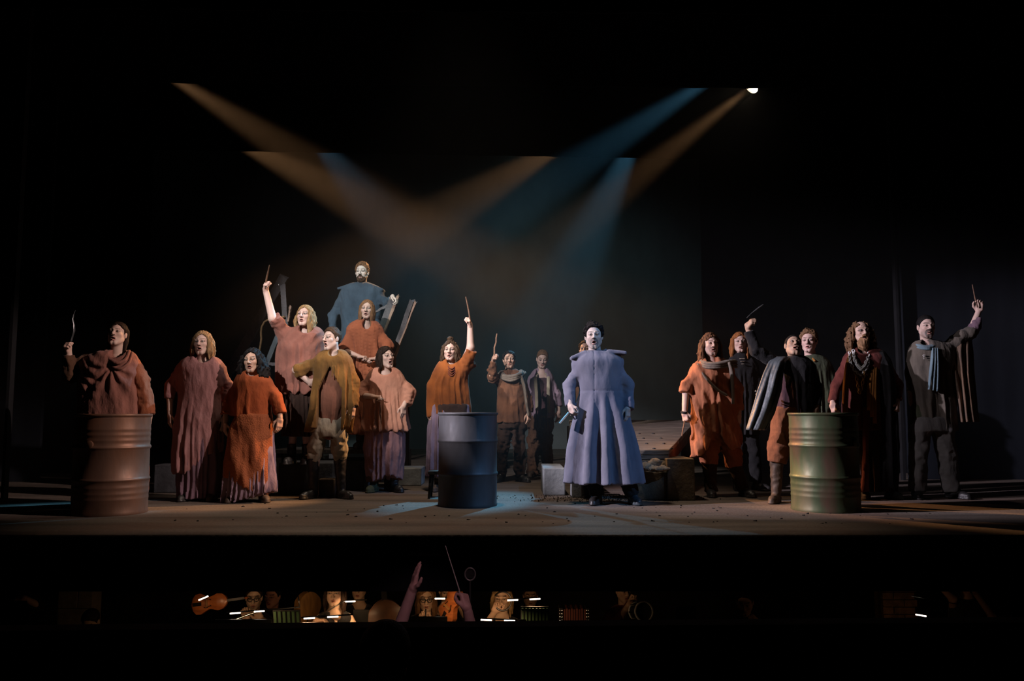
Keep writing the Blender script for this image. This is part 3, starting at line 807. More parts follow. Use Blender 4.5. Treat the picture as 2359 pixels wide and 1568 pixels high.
# steps of planks below the people on the left
def step(px0, px1, pyt, Y, m, label, depth=.45, h=None):
    a, b_ = W(px0, pyt, Y), W(px1, pyt, Y); rt = empty('timber_step', ((a[0] + b_[0]) / 2, Y + depth / 2, 0)); tag(rt, label, 'step')
    n = 3; w = depth / n
    for i in range(n):
        MB().box(((a[0] + b_[0]) / 2, Y + w * (i + .5), a[2] - .025), ((b_[0] - a[0]) / 2, w / 2 - .008, .025)).build('plank', m, rt, bevel=.005)
    for x in (a[0] + .06, b_[0] - .06):
        for y in (Y + .06, Y + depth - .06):
            MB().box((x, y, (a[2] - .05) / 2), (.04, .04, (a[2] - .05) / 2)).build('leg', M_wood2, rt)
    return a[2]
Z7 = step(628, 905, 1035, 9.7, M_wood2, 'dark plank step behind the riding boots', .8)
Z6 = step(725, 928, 921, 10.55, M_wood2, 'high dark plank landing under the man in dark blue', .9)
# broken timber frame
def timber(p0, p1, w, t, m, label, name='broken_timber', holes=0, jag=True):
    """board between two photo points, each (px, py, depth)"""
    a, b_ = W(*p0), W(*p1); d = b_ - a; L = np.linalg.norm(d); d /= L
    n = np.array((0, -1., 0)); n -= d * (n @ d); n /= np.linalg.norm(n); s_ = np.cross(d, n); R = np.stack((s_, n, d), 1)
    b = MB(); k = 7
    for sy in (-1, 1):
        for i in range(k + 1):
            for q in (-1, 1):
                e = rnd.uniform(-.006, .006)
                b.v.append(tuple(a + R @ np.array((q * (w / 2 + e), sy * t / 2, L * i / k + (rnd.uniform(-.03, .03) if jag and i == k else 0)))))
    h = 2 * (k + 1)
    for i in range(k):
        p = 2 * i; b.f += [(p, p + 1, p + 3, p + 2), (h + p, h + p + 2, h + p + 3, h + p + 1), (p, p + 2, h + p + 2, h + p), (p + 1, h + p + 1, h + p + 3, p + 3)]
    b.f += [(0, h, h + 1, 1), (2 * k, 2 * k + 1, h + 2 * k + 1, h + 2 * k)]
    c = a.copy(); b.v = [tuple(np.array(v) - c) for v in b.v]
    o = b.build(name, m, None); o.location = c
    tag(o, label, 'timber', 'broken timbers behind the steps')
    for i in range(holes):
        q = R @ np.array((.0, t / 2 + .002, L * (.96 - .1 * i)))
        h_ = MB().lathe([(.012, 0), (.012, .004), (.001, .006)], q, 8, rot_axis(n)).build('nail', mat('nail_steel', (.5, .5, .5), rough=.3, metal=1), o)
M_tim = mat('grey_timber', (.14, .135, .14), (.07, .067, .07), rough=.8, scale=7, stretch=(1, 1, .4), bump=.008, bscale=30)
M_tim2 = mat('raw_timber', (.46, .31, .23), (.28, .19, .14), rough=.8, scale=7, bump=.006, bscale=30)  # pale wood; on the plank edges it carries painted orange light
timber((385, 1102, 11.3), (654, 638, 10.9), .115, .06, M_tim, 'long broken plank leaning behind the raised bare arm', holes=1)
timber((682, 1111, 10.6), (652, 655, 10.75), .075, .05, M_tim, 'upright grey board beside the bare armed woman')
timber((664, 740, 10.7), (670, 702, 10.65), .03, .03, M_tim2, 'short pale splinter of wood by the upright board')
timber((508, 1106, 10.7), (646, 760, 10.5), .05, .05, mat('pale_blue_board', (.12, .15, .17), (.07, .09, .10), scale=9), 'thin blue grey lath leaning beside the bow')
timber((612, 838, 10.55), (642, 839, 10.5), .035, .04, M_tim, 'short dark crosspiece under the blue grey lath', jag=False)
timber((822, 916, 10.72), (911, 681, 10.36), .115, .06, M_tim, 'wide timber gripped by the man in dark blue')
timber((879, 783, 10.50), (918, 681, 10.34), .030, .085, M_tim2, 'pale edge strip of the gripped timber')
timber((873, 917, 10.7), (950, 690, 10.3), .055, .05, M_tim, 'dark back half of the rightmost leaning plank')
timber((880, 902, 10.63), (959, 692, 10.27), .022, .05, M_tim2, 'pale raw front edge of the rightmost leaning plank')
timber((858, 722, 10.5), (893, 703, 10.42), .03, .03, M_tim, 'thin dark stick behind the rust smock shoulder')
rod('curved_bow', mat('bow_wood', (.42, .27, .13), (.25, .16, .08), rough=.5, scale=12), [W(x, y, 10.66) for x, y in ((597, 812), (600, 795), (602, 780), (601, 765), (603, 752), (609, 741), (618, 736), (628, 734), (656, 729))], .014, 'curved wooden bow hanging behind the black haired woman', 'bow')
# loose chips on the floor
def chips():
    base = []
    for k in range(4):
        r = random.Random(k); b = MB(); n = 6
        top = [(math.cos(6.28 * i / n) * r.uniform(.6, 1.1), math.sin(6.28 * i / n) * r.uniform(.4, .8)) for i in range(n)]
        b.v = [(x, y, 0) for x, y in top] + [(x * .8, y * .8, .35 + r.uniform(-.2, .3)) for x, y in top]
        b.f = [tuple(range(n))[::-1], tuple(range(n, 2 * n))] + [(i, (i + 1) % n, n + (i + 1) % n, n + i) for i in range(n)]
        me = bpy.data.meshes.new('debris_chip'); me.from_pydata(b.v, [], b.f); me.update()
        me.materials.append(mat('charcoal', (.025, .022, .02), (.012, .011, .01), rough=.9)); base.append(me)
    r = random.Random(3)
    spots = [(560, 1167), (640, 1182), (705, 1190), (650, 1192), (660, 1189), (610, 1160), (1260, 1170), (1325, 1160), (1655, 1168), (1660, 1170), (1676, 1184), (1600, 1180), (1594, 1184), (1585, 1190), (1512, 1180), (1420, 1184), (1310, 1200), (1250, 1202), (870, 1178), (930, 1172), (820, 1190), (1775, 1192), (1740, 1200), (1800, 1195), (1480, 1170), (2100, 1196), (2050, 1206), (1210, 1188), (980, 1190), (430, 1172)]
    spots += [(r.uniform(380, 2150), r.uniform(1162, 1206)) for _ in range(55)]
    for i, (x, y) in enumerate(spots):
        o = link('debris_chip', base[i % 4]); Y = GY(y); p = W(x, y, Y); o.location = (p[0], Y, 0.0005); q = r.uniform(.007, .020)
        o.scale = (q, q, q * .8); o.rotation_euler = (0, 0, r.uniform(0, 6))
        tag(o, 'small black chip of debris scattered on the stage floor', 'debris', 'black chips on the stage floor')
    # gravel along the foot of the blocks: too fine to count
    b = MB()
    for i in range(900):
        x = r.gauss(1400, 95); y = r.uniform(1139, 1153) + abs(r.gauss(0, 2)); Y = GY(y); p = W(x, y, Y); q = r.uniform(.004, .013)
        n = len(b.v)
        b.v += [(p[0] + q * r.uniform(-1, 1), Y + q * r.uniform(-1, 1), 0.0) for _ in range(3)] + [(p[0], Y, q * r.uniform(.8, 1.8))]
        b.f += [(n, n + 1, n + 3), (n + 1, n + 2, n + 3), (n + 2, n, n + 3)]
    tag(b.build('gravel', mat('charcoal', (.03, .03, .03))), 'fine dark gravel along the foot of the grey blocks', 'gravel', kind='stuff')
chips()
# ------------------------------------------------------------------ the company on stage (image left to right)
PALE = (.66, .46, .38); FAIR = (.60, .40, .32); TAN = (.42, .26, .18); BROWN = (.34, .20, .135)
def fist(sd, a=None, n=None, s=1.0, pose='fist'):
    return dict(pose=pose, a=a or (0, -.8, .6), n=n or (sd, -.15, 0), side=sd, s=s)
def hang(sd, pose='relaxed', s=1.0, a=None): return dict(pose=pose, a=a or (.05 * sd, -.12, -1), n=(.75 * sd, .65, 0), side=sd, s=s)
def stubble(col, w=.5, full=True):
    def f(q, put):
        x, z = np.abs(q[:, 0]), q[:, 2]; fr = q[:, 1] < -.03
        r = np.sqrt((x / .032) ** 2 + ((z + .066) / .036) ** 2)
        put(np.clip((np.abs(r - 1.0) < .28) * 1.0 + ((r < 1.2) & (z < -.078)), 0, 1) * fr * w, col)
        if full: put(np.clip((-.035 - z) / .02, 0, 1) * (x > .02) * fr * w * .5, col)
        put(((np.abs(z + .0435 + x * .25) < .0045) & (x < .028) & fr) * min(1, w * 1.5), col)
    return f
C_terra = cloth('terracotta', (.29, .125, .095), (.20, .085, .065))
C_rust = cloth('rust', (.36, .115, .055), (.25, .080, .040))
C_orange = cloth('burnt_orange', (.37, .090, .030), (.27, .066, .024))
C_brown = cloth('brown', (.13, .065, .038), (.075, .040, .026))
C_dkbrown = cloth('dark_brown', (.060, .034, .026), (.035, .021, .017))
C_pink = cloth('dusty_pink', (.36, .19, .19), (.27, .13, .125))
C_mauve = cloth('mauve', (.20, .125, .165), (.14, .088, .115))
C_lilac = cloth('lilac', (.27, .19, .25), (.20, .14, .185))
C_peach = cloth('peach', (.52, .25, .17), (.42, .185, .125))
C_must = cloth('mustard', (.19, .095, .026), (.10, .052, .017))
C_cream = cloth('cream', (.38, .33, .25), (.29, .25, .185))
C_coat = cloth('slate_blue', (.165, .165, .215), (.135, .138, .18), bump=.004)
C_blue = cloth('dark_blue', (.058, .090, .125), (.038, .060, .085), bump=.006)
C_black = cloth('charcoal', (.020, .019, .020), (.012, .012, .013))
C_grey = cloth('grey', (.16, .15, .145), (.11, .105, .10))
C_taupe = cloth('taupe', (.20, .16, .13), (.13, .105, .085))
C_plum = cloth('plum', (.085, .045, .055), (.055, .030, .038))
C_maroon = cloth('maroon', (.15, .038, .030), (.095, .026, .022))
C_ochre = cloth('ochre', (.36, .15, .035), (.24, .095, .025))
C_green = cloth('moss', (.075, .085, .050), (.045, .052, .034))
C_sblue = cloth('scarf_blue', (.16, .23, .27), (.11, .165, .20))
C_olive = cloth('grey_brown', (.125, .105, .085), (.085, .073, .062))
L_black = mat('black_leather', (.022, .020, .020), (.012, .011, .011), rough=.45, scale=9, bump=.004, bscale=40, spec=.5)
L_brown = mat('brown_leather', (.085, .055, .038), (.05, .034, .025), rough=.6, scale=9, bump=.004, bscale=40, spec=.4)
L_grey = mat('grey_leather', (.085, .10, .11), (.045, .052, .06), rough=.52, scale=7, bump=.010, bscale=18, spec=.6)
L_blue_lit = mat('dark_teal_leather', (.05, .07, .08), (.03, .04, .05), rough=.42, scale=9, bump=.003, bscale=40, spec=.5)  # boot leather with blue stage light put into its colour
H_dark = hairmat('dark_brown', (.035, .020, .014)); H_black = hairmat('black', (.014, .012, .012)); H_blond = hairmat('blond', (.36, .22, .11))
H_auburn = hairmat('auburn', (.27, .14, .07)); H_chest = hairmat('chestnut', (.15, .068, .034)); H_red = hairmat('red', (.34, .125, .040)); H_brown = hairmat('brown', (.085, .050, .030)); H_ginger = hairmat('ginger_brown', (.20, .11, .058))
H_straw = hairmat('straw', (.42, .26, .12))
M_stick = mat('stick_wood', (.17, .095, .060), (.10, .055, .036), rough=.7, scale=20); M_steel = mat('dull_steel', (.16, .17, .18), (.09, .095, .10), rough=.35, metal=.7, scale=12)
def held(p, i, name, m, pts, rad, label, cat, flat=1.0):
    """a stick through the fist of arm i; pts are photo points at the depth of the fist"""
    Y = p.grip[i][1]
    return rod(name, m, [W(x, y, Y - (t[0] if t else 0)) for x, y, *t in pts], rad, label, cat, 'sticks and knives in hand', flat)

# 1 woman behind the rusty drum
d = 8.08
p = Person('woman in a draped terracotta robe behind the rusty drum raising a wavy knife', d, (270, 770), (269, 816), [(205, 826), (306, 828)],
    [[(160, 862, .06), (158, 806, .10)], [(330, 890, .02), (342, 955, .06)]], [fist(1, (.1, -.75, .55)), hang(-1)], (262, 1000), [[(245, 1010), (245, 1080), (245, 1150)], [(285, 1010), (285, 1080), (285, 1150)]],
    hs=1.02, yaw=.12, pitch=.18, roll=.06, skin=PALE, mouth=.45, build=1.15)
kx = W(275, 846, d)
def dp(P):
    x = P[:, 0] - kx[0]; z = P[:, 2] - kx[2]; r = np.hypot(x, z); a = np.arctan2(x, -z); fr = np.clip((d - .02 - P[:, 1]) / .05, 0, 1)
    f = np.sin(a * 10.5 + .6 * np.sin(r * 9)) * np.clip(r / .12, 0, 1) * np.exp(-(r / .42) ** 2) * np.clip(1.15 - np.abs(a) / 2.1, .12, 1)
    dr = np.sin((z - .9 * (x + .10) ** 2 * 4) * 58) * np.clip(-x / .1, 0, 1) * np.exp(-((z + .05) / .22) ** 2)
    return fr * (.017 * f + .007 * dr - .02 * np.exp(-(r / .035) ** 2))
p.garment('robe', C_terra, [(806, 244, 298, .10), (812, 214, 310), (826, 192, 318), (850, 186, 322), (900, 184, 328), (955, 181, 336), (1040, 176, 340), (1130, 176, 338)],
    fold=dict(n=15, amp=.005, seed=2, top=840), neck=(269, 812, .066, .052), disp=dp)
p.strips('cowl_collar', C_terra, [[(243, 806, .05, .02), (250, 824, .13, .024), (270, 838, .185, .026), (290, 828, .14, .022), (297, 808, .05, .02)], [(236, 806, .03, .018), (246, 836, .13, .022), (275, 852, .18, .022), (298, 836, .13, .02), (304, 812, .03, .018)]], .7, parent=p.g['robe'])
p.garment('sleeve', C_brown, [], [[(204, 828, 0, .068), (162, 860, .06, .066), (158, 818, .09, .046)], [(160, 850, .05, .05), (160, 868, .03, .05), (161, 880, .02, .04)]], k=.05)
p.garment('sleeve', C_rust, [], [[(306, 832, -.02, .06), (326, 880, .0, .085), (340, 956, .03, .075)]])  # rust colour includes the warm light falling on this sleeve
p.hair(H_dark, th=.012, hl=.066, locks=dict(ang=[(1.7, 4.6, 9)], len=.17, r=.02, out=.0, k=.02, noise=.003), bun=None)
held(p, 0, 'wavy_knife', M_steel, [(164, 786), (168, 772), (171, 762), (171, 748), (168, 735), (170, 724), (174, 714)], [.013, .013, .016, .014, .010, .008, .003], 'wavy dark knife raised by the robed woman at the left drum', 'knife', .45)

# 2 woman in dusty pink
d = GY(1152)
p = Person('blond woman in a long dusty pink tunic over a mauve skirt', d, (466, 791), (466, 828), [(410, 845), (513, 846)],
    [[(392, 900, .0), (392, 955, .05)], [(524, 905, -.02), (520, 960, .02)]], [hang(1, a=(.05, -.1, -1)), hang(-1)], (460, 985), [[(445, 990), (438, 1070), (432, 1140)], [(480, 990), (485, 1070), (490, 1135)]],
    hs=1.04, yaw=.03, pitch=.05, roll=-.03, skin=(.66, .47, .40), brow=(.2, .12, .07), mouth=.55, build=1.1)
p.garment('skirt', C_mauve, [(985, 420, 512), (1040, 414, 512), (1100, 413, 512), (1146, 413, 508)], fold=dict(n=17, amp=.014, seed=4, top=980), ryk=.7)
p.garment('tunic', C_pink, [(826, 442, 490, .09), (832, 420, 508), (846, 408, 519), (880, 413, 520), (920, 411, 514), (980, 402, 513), (1040, 398, 512), (1082, 398, 510)],
    [[(413, 846, 0, .062), (394, 890, .0, .058), (390, 918, .02, .050)], [(511, 848, 0, .062), (526, 890, -.02, .058), (524, 920, 0, .05)]],
    fold=dict(n=13, amp=.010, seed=7, top=905, pow=.8), neck=(466, 822, .085, .062), hem=lambda x, th: .16 * np.clip(x / .2 + .15, -.15, 1.2) + .012 * np.sin(th * 16))
p.hair(H_blond, th=.016, curl=.004, cf=90, hl=.070, locks=dict(ang=[(.9, 5.4, 20)], len=.165, r=.020, out=.022, wave=.008, k=.008, noise=.005), side=.0)
p.boot(L_black, 434, 1156, -.15, k=.95, name='shoe'); p.boot(L_brown, 492, 1149, .1, k=.9, name='sandal')
# 3 woman in burnt orange
d = GY(1152)
p = Person('black haired woman in a burnt orange blouse and waffle wrap skirt', d - .12, (581, 831), (580, 862), [(547, 880), (622, 880)],
    [[(522, 930, .0), (520, 975, .04)], [(640, 925, .03), (645, 964, .08)]], [hang(1, s=.95), hang(-1, s=.95)], (575, 975), [[(560, 985), (552, 1070), (545, 1140)], [(595, 985), (602, 1070), (608, 1130)]],
    hs=1.02, yaw=-.05, pitch=-.02, roll=-.06, skin=(.52, .33, .24), brow=(.015, .01, .01), mouth=.4, build=1.15, lip=(.38, .13, .11))
p.garment('underskirt', C_lilac, [(990, 530, 630), (1050, 522, 632), (1100, 516, 634), (1120, 514, 636), (1146, 513, 630)], fold=dict(n=24, amp=.016, seed=4, top=1040), ryk=.72, rymax=.24, hem=lambda x, th: .05 * np.clip(x / .2, -1, 1.2) + .012 * np.sin(th * 20))
p.garment('wrap_skirt', mat('waffle', (.33, .105, .045), (.24, .075, .034), rough=.95, scale=6, bump=.009, bscale=75, spec=.1), [(952, 546, 624), (975, 535, 628), (1010, 526, 629), (1060, 518, 626), (1116, 514, 620)],
    fold=dict(n=6, amp=.012, seed=3, top=980, drift=9), ryk=.78, rymax=.26, hem=lambda x, th: .09 * np.clip(-x / .2, -1.2, 1) + .012 * np.sin(th * 26), dy=.02)
p.garment('blouse', C_orange, [(860, 562, 602, .085), (865, 548, 616), (878, 540, 627), (905, 536, 626), (935, 534, 624), (968, 536, 626)],
    [[(546, 882, 0, .058), (526, 930, 0, .060), (522, 955, .02, .060)], [(620, 880, 0, .058), (636, 915, .03, .060), (645, 952, .06, .064)]],
    fold=dict(n=7, amp=.005, seed=12, top=900), neck=(580, 857, .064, .042), hem=lambda x, th: .05 * np.clip(-x / .15 - .2, -1, 1) + .006 * np.sin(th * 12), ryk=.72)
p.hair(H_black, th=.016, curl=.003, cf=90, hl=.072, locks=dict(ang=[(.95, 2.6, 8), (2.6, 4.0, 8), (4.0, 5.3, 14)], len=.29, r=.026, out=.055, wave=.018, k=.006, noise=.008, nf=120, zs=.7), side=.0)
p.boot(L_brown, 546, 1152, -.25, k=.95, name='shoe', Y=d - .12); p.boot(L_brown, 606, 1148, .5, k=.95, name='shoe', Y=d - .1)
# 4 woman with bare raised arm on the block
d = 9.0; g = W(672, 1066, GY(1140))[2]
p = Person('fair woman in a terracotta poncho raising a bare arm with a dark stick', d, (702, 728), (704, 762), [(652, 762), (738, 764)],
    [[(628, 733, .16), (612, 668, .14)], [(735, 850, .0), (708, 905, .06)]], [fist(1, (.15, -.65, .75)), hang(-1)], (690, 925), [[(680, 930), (676, 985), (672, 1040)], [(705, 930), (706, 985), (706, 1040)]],
    hs=1.0, yaw=-.12, pitch=.1, roll=.02, skin=(.68, .48, .41), brow=(.18, .1, .06), mouth=.35, build=1.15, ground=g, armr=1.12)
p.garment('skirt', C_dkbrown, [(890, 648, 735), (950, 648, 740), (1004, 650, 738)], fold=dict(n=16, amp=.014, seed=9, top=880), ryk=.6)
p.garment('poncho', C_terra, [(757, 682, 726, .09), (762, 664, 740), (772, 646, 750), (800, 638, 752), (850, 637, 748), (905, 638, 744)],
    [[(655, 768, 0, .075), (640, 744, .10, .072), (630, 730, .16, .068)], [(736, 770, 0, .06), (738, 830, .02, .06), (720, 880, .05, .06)]],
    fold=dict(n=10, amp=.012, seed=5, top=790), disp=lambda P: .007 * np.sin((P[:, 2] * .8 - (P[:, 0] + 2.0) * .9) * 55) * np.exp(-((P[:, 2] - 1.72) / .14) ** 2) * (P[:, 1] < 9.0), neck=(704, 757, .072, .050), hem=lambda x, th: .02 * np.sin(th * 9))
p.garment('ruffled_cuff', C_pink, [], [[(720, 865, .06, .045), (711, 893, .07, .062)]], wr=.010)
p.hair(H_straw, th=.014, hl=.070, locks=dict(ang=[(.85, 2.2, 9), (2.2, 5.2, 9)], len=.23, r=.022, out=.020, wave=.010, k=.010, noise=.004), side=.0)
p.boot(L_black, 672, 1066, -.1, top=(672, 1022), Y=d); p.boot(L_black, 706, 1066, .1, top=(706, 1022), Y=d)
held(p, 0, 'dark_stick', M_stick, [(612, 664), (613, 645), (617, 628), (621, 610)], [.013, .015, .014, .009], 'short dark stick raised above the bare arm', 'stick', .6)
# 5 man in mustard
d = GY(1147)
p = Person('young man in a mustard jacket cream breeches and black riding boots', d, (763, 781), (769, 816), [(733, 826), (803, 828)],
    [[(682, 852, .06), (712, 880, .03)], [(814, 885, -.02), (812, 938, .05)]], [dict(pose='fist', a=(1, .3, -.3), n=(.3, .9, 0), side=1), hang(-1)], (762, 955), [[(742, 965), (728, 1050), (722, 1120)], [(780, 965), (782, 1050), (784, 1120)]],
    hs=1.0, yaw=-.55, pitch=.02, roll=-.04, skin=(.62, .45, .38), brow=(.05, .03, .02), mouth=.75)
p.garment('breeches', C_cream, [(960, 728, 792), (990, 724, 798), (1004, 726, 798)], [[(741, 985, 0, .088), (728, 1030, 0, .086), (722, 1060, 0, .062)], [(779, 985, 0, .088), (781, 1030, 0, .088), (783, 1060, 0, .062)]], ryk=.7, wr=.006)
p.garment('shirt', cloth('red_brown', (.20, .085, .055), (.14, .06, .04)), [(830, 738, 800), (895, 738, 794), (940, 738, 790), (1012, 735, 786)], fold=dict(n=10, amp=.006, seed=3, top=880), hem=lambda x, th: .09 * (np.abs(x) / .13) ** 2, ryk=.78, dy=.012)
p.garment('sash_belt', C_dkbrown, [(884, 742, 796), (896, 741, 794), (912, 741, 792)], fold=dict(n=3, amp=.006, seed=3, top=800, drift=70), dy=.012, ryk=.7)
cx_ = W(768, 900, d)[0]
def open_front(P, o):
    z = P[:, 2]; zt = W(768, 845, d)[2]; half = np.clip((zt - z) * .50, 0, .125)
    return smax(o, -np.maximum(np.abs(P[:, 0] - cx_ + .01) - half, P[:, 1] - (d - .03)), .008)
p.garment('jacket', C_must, [(812, 750, 792, .085), (817, 736, 802), (828, 724, 811), (870, 722, 812), (920, 716, 812), (960, 712, 812), (990, 704, 806)],
    [[(734, 828, 0, .066), (688, 850, .05, .064), (694, 868, .05, .052)], [(802, 830, 0, .062), (815, 880, -.01, .060), (814, 936, .03, .056)]],
    fold=dict(n=15, amp=.020, seed=8, top=835), neck=(768, 812, .050, .04), hem=lambda x, th: .03 * np.sin(th * 7), cut=open_front, ryk=.74, dy=.01)
p.strips('hood_collar', C_must, [[(748, 812, -.02, .02), (754, 824, .10, .025), (767, 846, .15, .018)], [(790, 812, -.02, .02), (786, 824, .10, .025), (771, 846, .15, .018)], [(748, 812, -.04, .03), (768, 806, -.09, .035), (790, 812, -.04, .03)]], .7, parent=p.g['jacket'])
p.strips('drawstring', C_must, [[(766, 842, .165, .007), (765, 868, .17, .006)], [(772, 842, .165, .007), (774, 872, .17, .006)]], 1.0, parent=p.g['jacket'])
p.hair(H_brown, th=.012, curl=.004, cf=80, hl=.066, back=-.03, top=.008)
p.boot(L_black, 722, 1148, -.45, top=(722, 1056), r=.066); p.boot(L_black, 786, 1146, .75, top=(783, 1056), r=.066)
# 6 man in dark blue on the landing
d = 10.75
p = Person('bearded man in a dark blue coat standing highest and gripping a timber', d, (834, 628), (832, 662), [(790, 672), (877, 674)],
    [[(764, 726, -.02), (766, 775, .08)], [(896, 700, .18), (904, 683, .44)]], [hang(1), dict(pose='hook', a=(.35, -.2, -.3), n=(.1, -.3, -1), side=-1)], (832, 790), [[(815, 800), (815, 870), (815, 940)], [(850, 800), (850, 870), (850, 940)]],
    hs=1.04, yaw=-.08, pitch=-.04, skin=(.66, .58, .52), brow=(.09, .05, .03), mouth=.15, ground=Z6)
p.garment('coat', C_blue, [(658, 816, 850, .085), (661, 800, 868), (665, 788, 880), (675, 783, 885), (700, 784, 880), (740, 787, 876), (790, 786, 880), (850, 780, 886), (905, 776, 890)],
    [[(790, 676, 0, .062), (767, 726, -.01, .058), (766, 765, .06, .048)], [(876, 678, 0, .062), (895, 702, .18, .055), (901, 689, .36, .045)]], fold=dict(n=12, amp=.006, seed=8, top=740),
    cut=lambda P, o: smin(smin(smin(smin(o, rcone(P, W(818, 669, 10.75), W(793, 677, 10.75), .062, .052), .04), rcone(P, W(846, 669, 10.75), W(873, 678, 10.75), .062, .052), .04), plate(P, W(812, 658, 10.75), W(780, 667, 10.75), .10, .016), .02), plate(P, W(852, 658, 10.75), W(886, 670, 10.75), .10, .016), .02))
p.strips('collar', C_blue, [[(815, 662, .0, .022), (822, 660, .08, .022), (832, 664, .10, .02), (843, 660, .08, .022), (850, 662, .0, .022)]], 1.0, parent=p.g['coat'])
p.strips('placket', C_black, [[(831, 668, .125, .012), (830, 700, .155, .012), (830, 780, .155, .012)]], .4, parent=p.g['coat'])
p.hair(H_ginger, th=.014, curl=.006, cf=120, hl=.072, back=-.02, top=.014); p.beard(H_brown, .012)
p.garment('trousers', C_black, [(880, 800, 866), (905, 802, 866)], [[(817, 890, 0, .085), (815, 950, 0, .07)], [(849, 890, 0, .085), (850, 950, 0, .07)]])
# 7 woman in rust smock
d = 9.95
p = Person('long haired woman in a rust smock holding a thin stick across her waist', d, (845, 713), (843, 748), [(805, 760), (876, 760)],
    [[(790, 806, .06), (826, 821, .20)], [(893, 803, .06), (868, 825, .20)]], [dict(pose='grip', a=(1, -.3, -.1), n=(.1, .1, -1), side=1), dict(pose='grip', a=(-1, -.3, -.1), n=(-.1, .1, -1), side=-1)], (842, 885), [[(830, 890), (830, 960), (830, 1015)], [(858, 890), (858, 960), (858, 1015)]],
    hs=.98, yaw=.05, pitch=-.02, roll=.02, skin=(.58, .40, .33), brow=(.15, .08, .05), mouth=.3, ground=Z7)
p.garment('skirt', C_rust, [(850, 808, 880), (910, 806, 882), (1000, 806, 884)], fold=dict(n=17, amp=.013, seed=2, top=850))
p.garment('smock', C_rust, [(744, 824, 862, .085), (748, 808, 874), (758, 798, 884), (785, 803, 880), (825, 806, 880), (866, 806, 882)],
    [[(806, 762, 0, .06), (792, 800, .05, .066), (796, 810, .09, .056)], [(876, 762, 0, .06), (894, 795, .05, .066), (889, 806, .09, .056)]],
    fold=dict(n=15, amp=.011, seed=11, top=770), neck=(845, 746, .05, .066), disp=lambda P: .003 * np.sin(P[:, 2] * 150 + 1.2 * np.sin(P[:, 0] * 45)) * np.sin(P[:, 0] * 60))
p.hair(H_auburn, th=.012, hl=.068, locks=dict(ang=[(.75, 5.5, 20)], len=.215, r=.019, out=.008, k=.012, noise=.003), side=.0)
p.boot(L_black, 830, 1030, -.1, Y=d, top=(830, 1000)); p.boot(L_black, 858, 1030, .1, Y=d, top=(858, 1000))
held(p, 0, 'thin_stick', M_stick, [(806, 818), (836, 825), (858, 827), (874, 826)], .009, 'thin stick held level at the waist of the rust smock', 'stick')
# 8 woman in peach
d = GY(1132)
p = Person('short haired woman in a gathered peach smock shouting to the right', d, (890, 823), (888, 856), [(849, 870), (922, 868)],
    [[(832, 910, .04), (858, 913, .20)], [(942, 905, .0), (930, 935, .10)]], [dict(pose='grip', a=(1, -.35, -.05), n=(.1, .2, -1), side=1), hang(-1)], (886, 985), [[(870, 990), (866, 1060), (862, 1120)], [(905, 990), (907, 1060), (909, 1115)]],
    hs=1.03, yaw=.62, pitch=.08, roll=-.10, skin=(.66, .46, .38), brow=(.05, .03, .02), mouth=1.0, build=1.2)
p.garment('trousers', C_brown, [(1000, 842, 925), (1040, 842, 925)], [[(862, 1030, 0, .10), (860, 1110, 0, .085)], [(908, 1030, 0, .07), (909, 1105, 0, .05)]])
p.garment('skirt', C_pink, [(975, 842, 930), (1030, 838, 933), (1098, 846, 926)], fold=dict(n=13, amp=.013, seed=21, top=985), hem=lambda x, th: .03 * np.sin(th * 3) + .012 * np.sin(th * 11), ryk=.72)
p.garment('smock', C_peach, [(852, 866, 908, .09), (858, 852, 922), (870, 846, 930), (898, 845, 930), (930, 838, 934), (991, 833, 942)],
    [[(850, 872, 0, .072), (832, 905, .03, .084), (842, 914, .10, .058)], [(921, 870, 0, .072), (942, 905, .0, .082), (938, 932, .05, .060)]],
    fold=dict(n=19, amp=.017, seed=6, top=897, pow=.5), neck=(887, 853, .078, .056), hem=lambda x, th: .014 * np.sin(th * 15), ryk=.72)
p.hair(H_dark, th=.016, curl=.003, cf=90, hl=.064, locks=dict(ang=[(.95, 5.3, 16)], len=.125, r=.022, out=.012, k=.012, noise=.004), side=.0)
p.boot(mat('green_canvas', (.07, .075, .04), rough=.9), 862, 1137, -.2, name='shoe'); p.boot(L_black, 908, 1129, .6, name='shoe')
held(p, 0, 'short_knife', M_steel, [(866, 918), (878, 918), (888, 919)], [.012, .012, .004], 'short dark knife in the fist of the peach smock woman', 'knife', .5)
# 9 woman in orange poncho with raised bare arm
d = 9.7
p = Person('woman with a topknot in an orange velvet poncho raising a thin stick', d, (1037, 808), (1040, 836), [(1010, 848), (1068, 842)],
    [[(992, 900, .0), (990, 945, .05)], [(1084, 800, .06), (1083, 750, .08)]], [hang(1), fist(-1, (-.1, -.65, .75))], (1035, 955), [[(1022, 960), (1015, 1040), (1010, 1105)], [(1050, 960), (1055, 1040), (1060, 1105)]],
    hs=1.0, yaw=-.06, pitch=.02, skin=(.62, .42, .35), brow=(.05, .03, .02), mouth=.35, armr=1.15, build=1.1)
p.garment('skirt', C_lilac, [(930, 990, 1082), (1000, 984, 1084), (1096, 980, 1084)], fold=dict(n=15, amp=.012, seed=4, top=930), ryk=.7)
p.garment('long_panel', C_dkbrown, [(930, 997, 1080), (1000, 998, 1082), (1040, 998, 1082)], fold=dict(n=9, amp=.01, seed=14, top=930), dy=.03, ryk=.7)
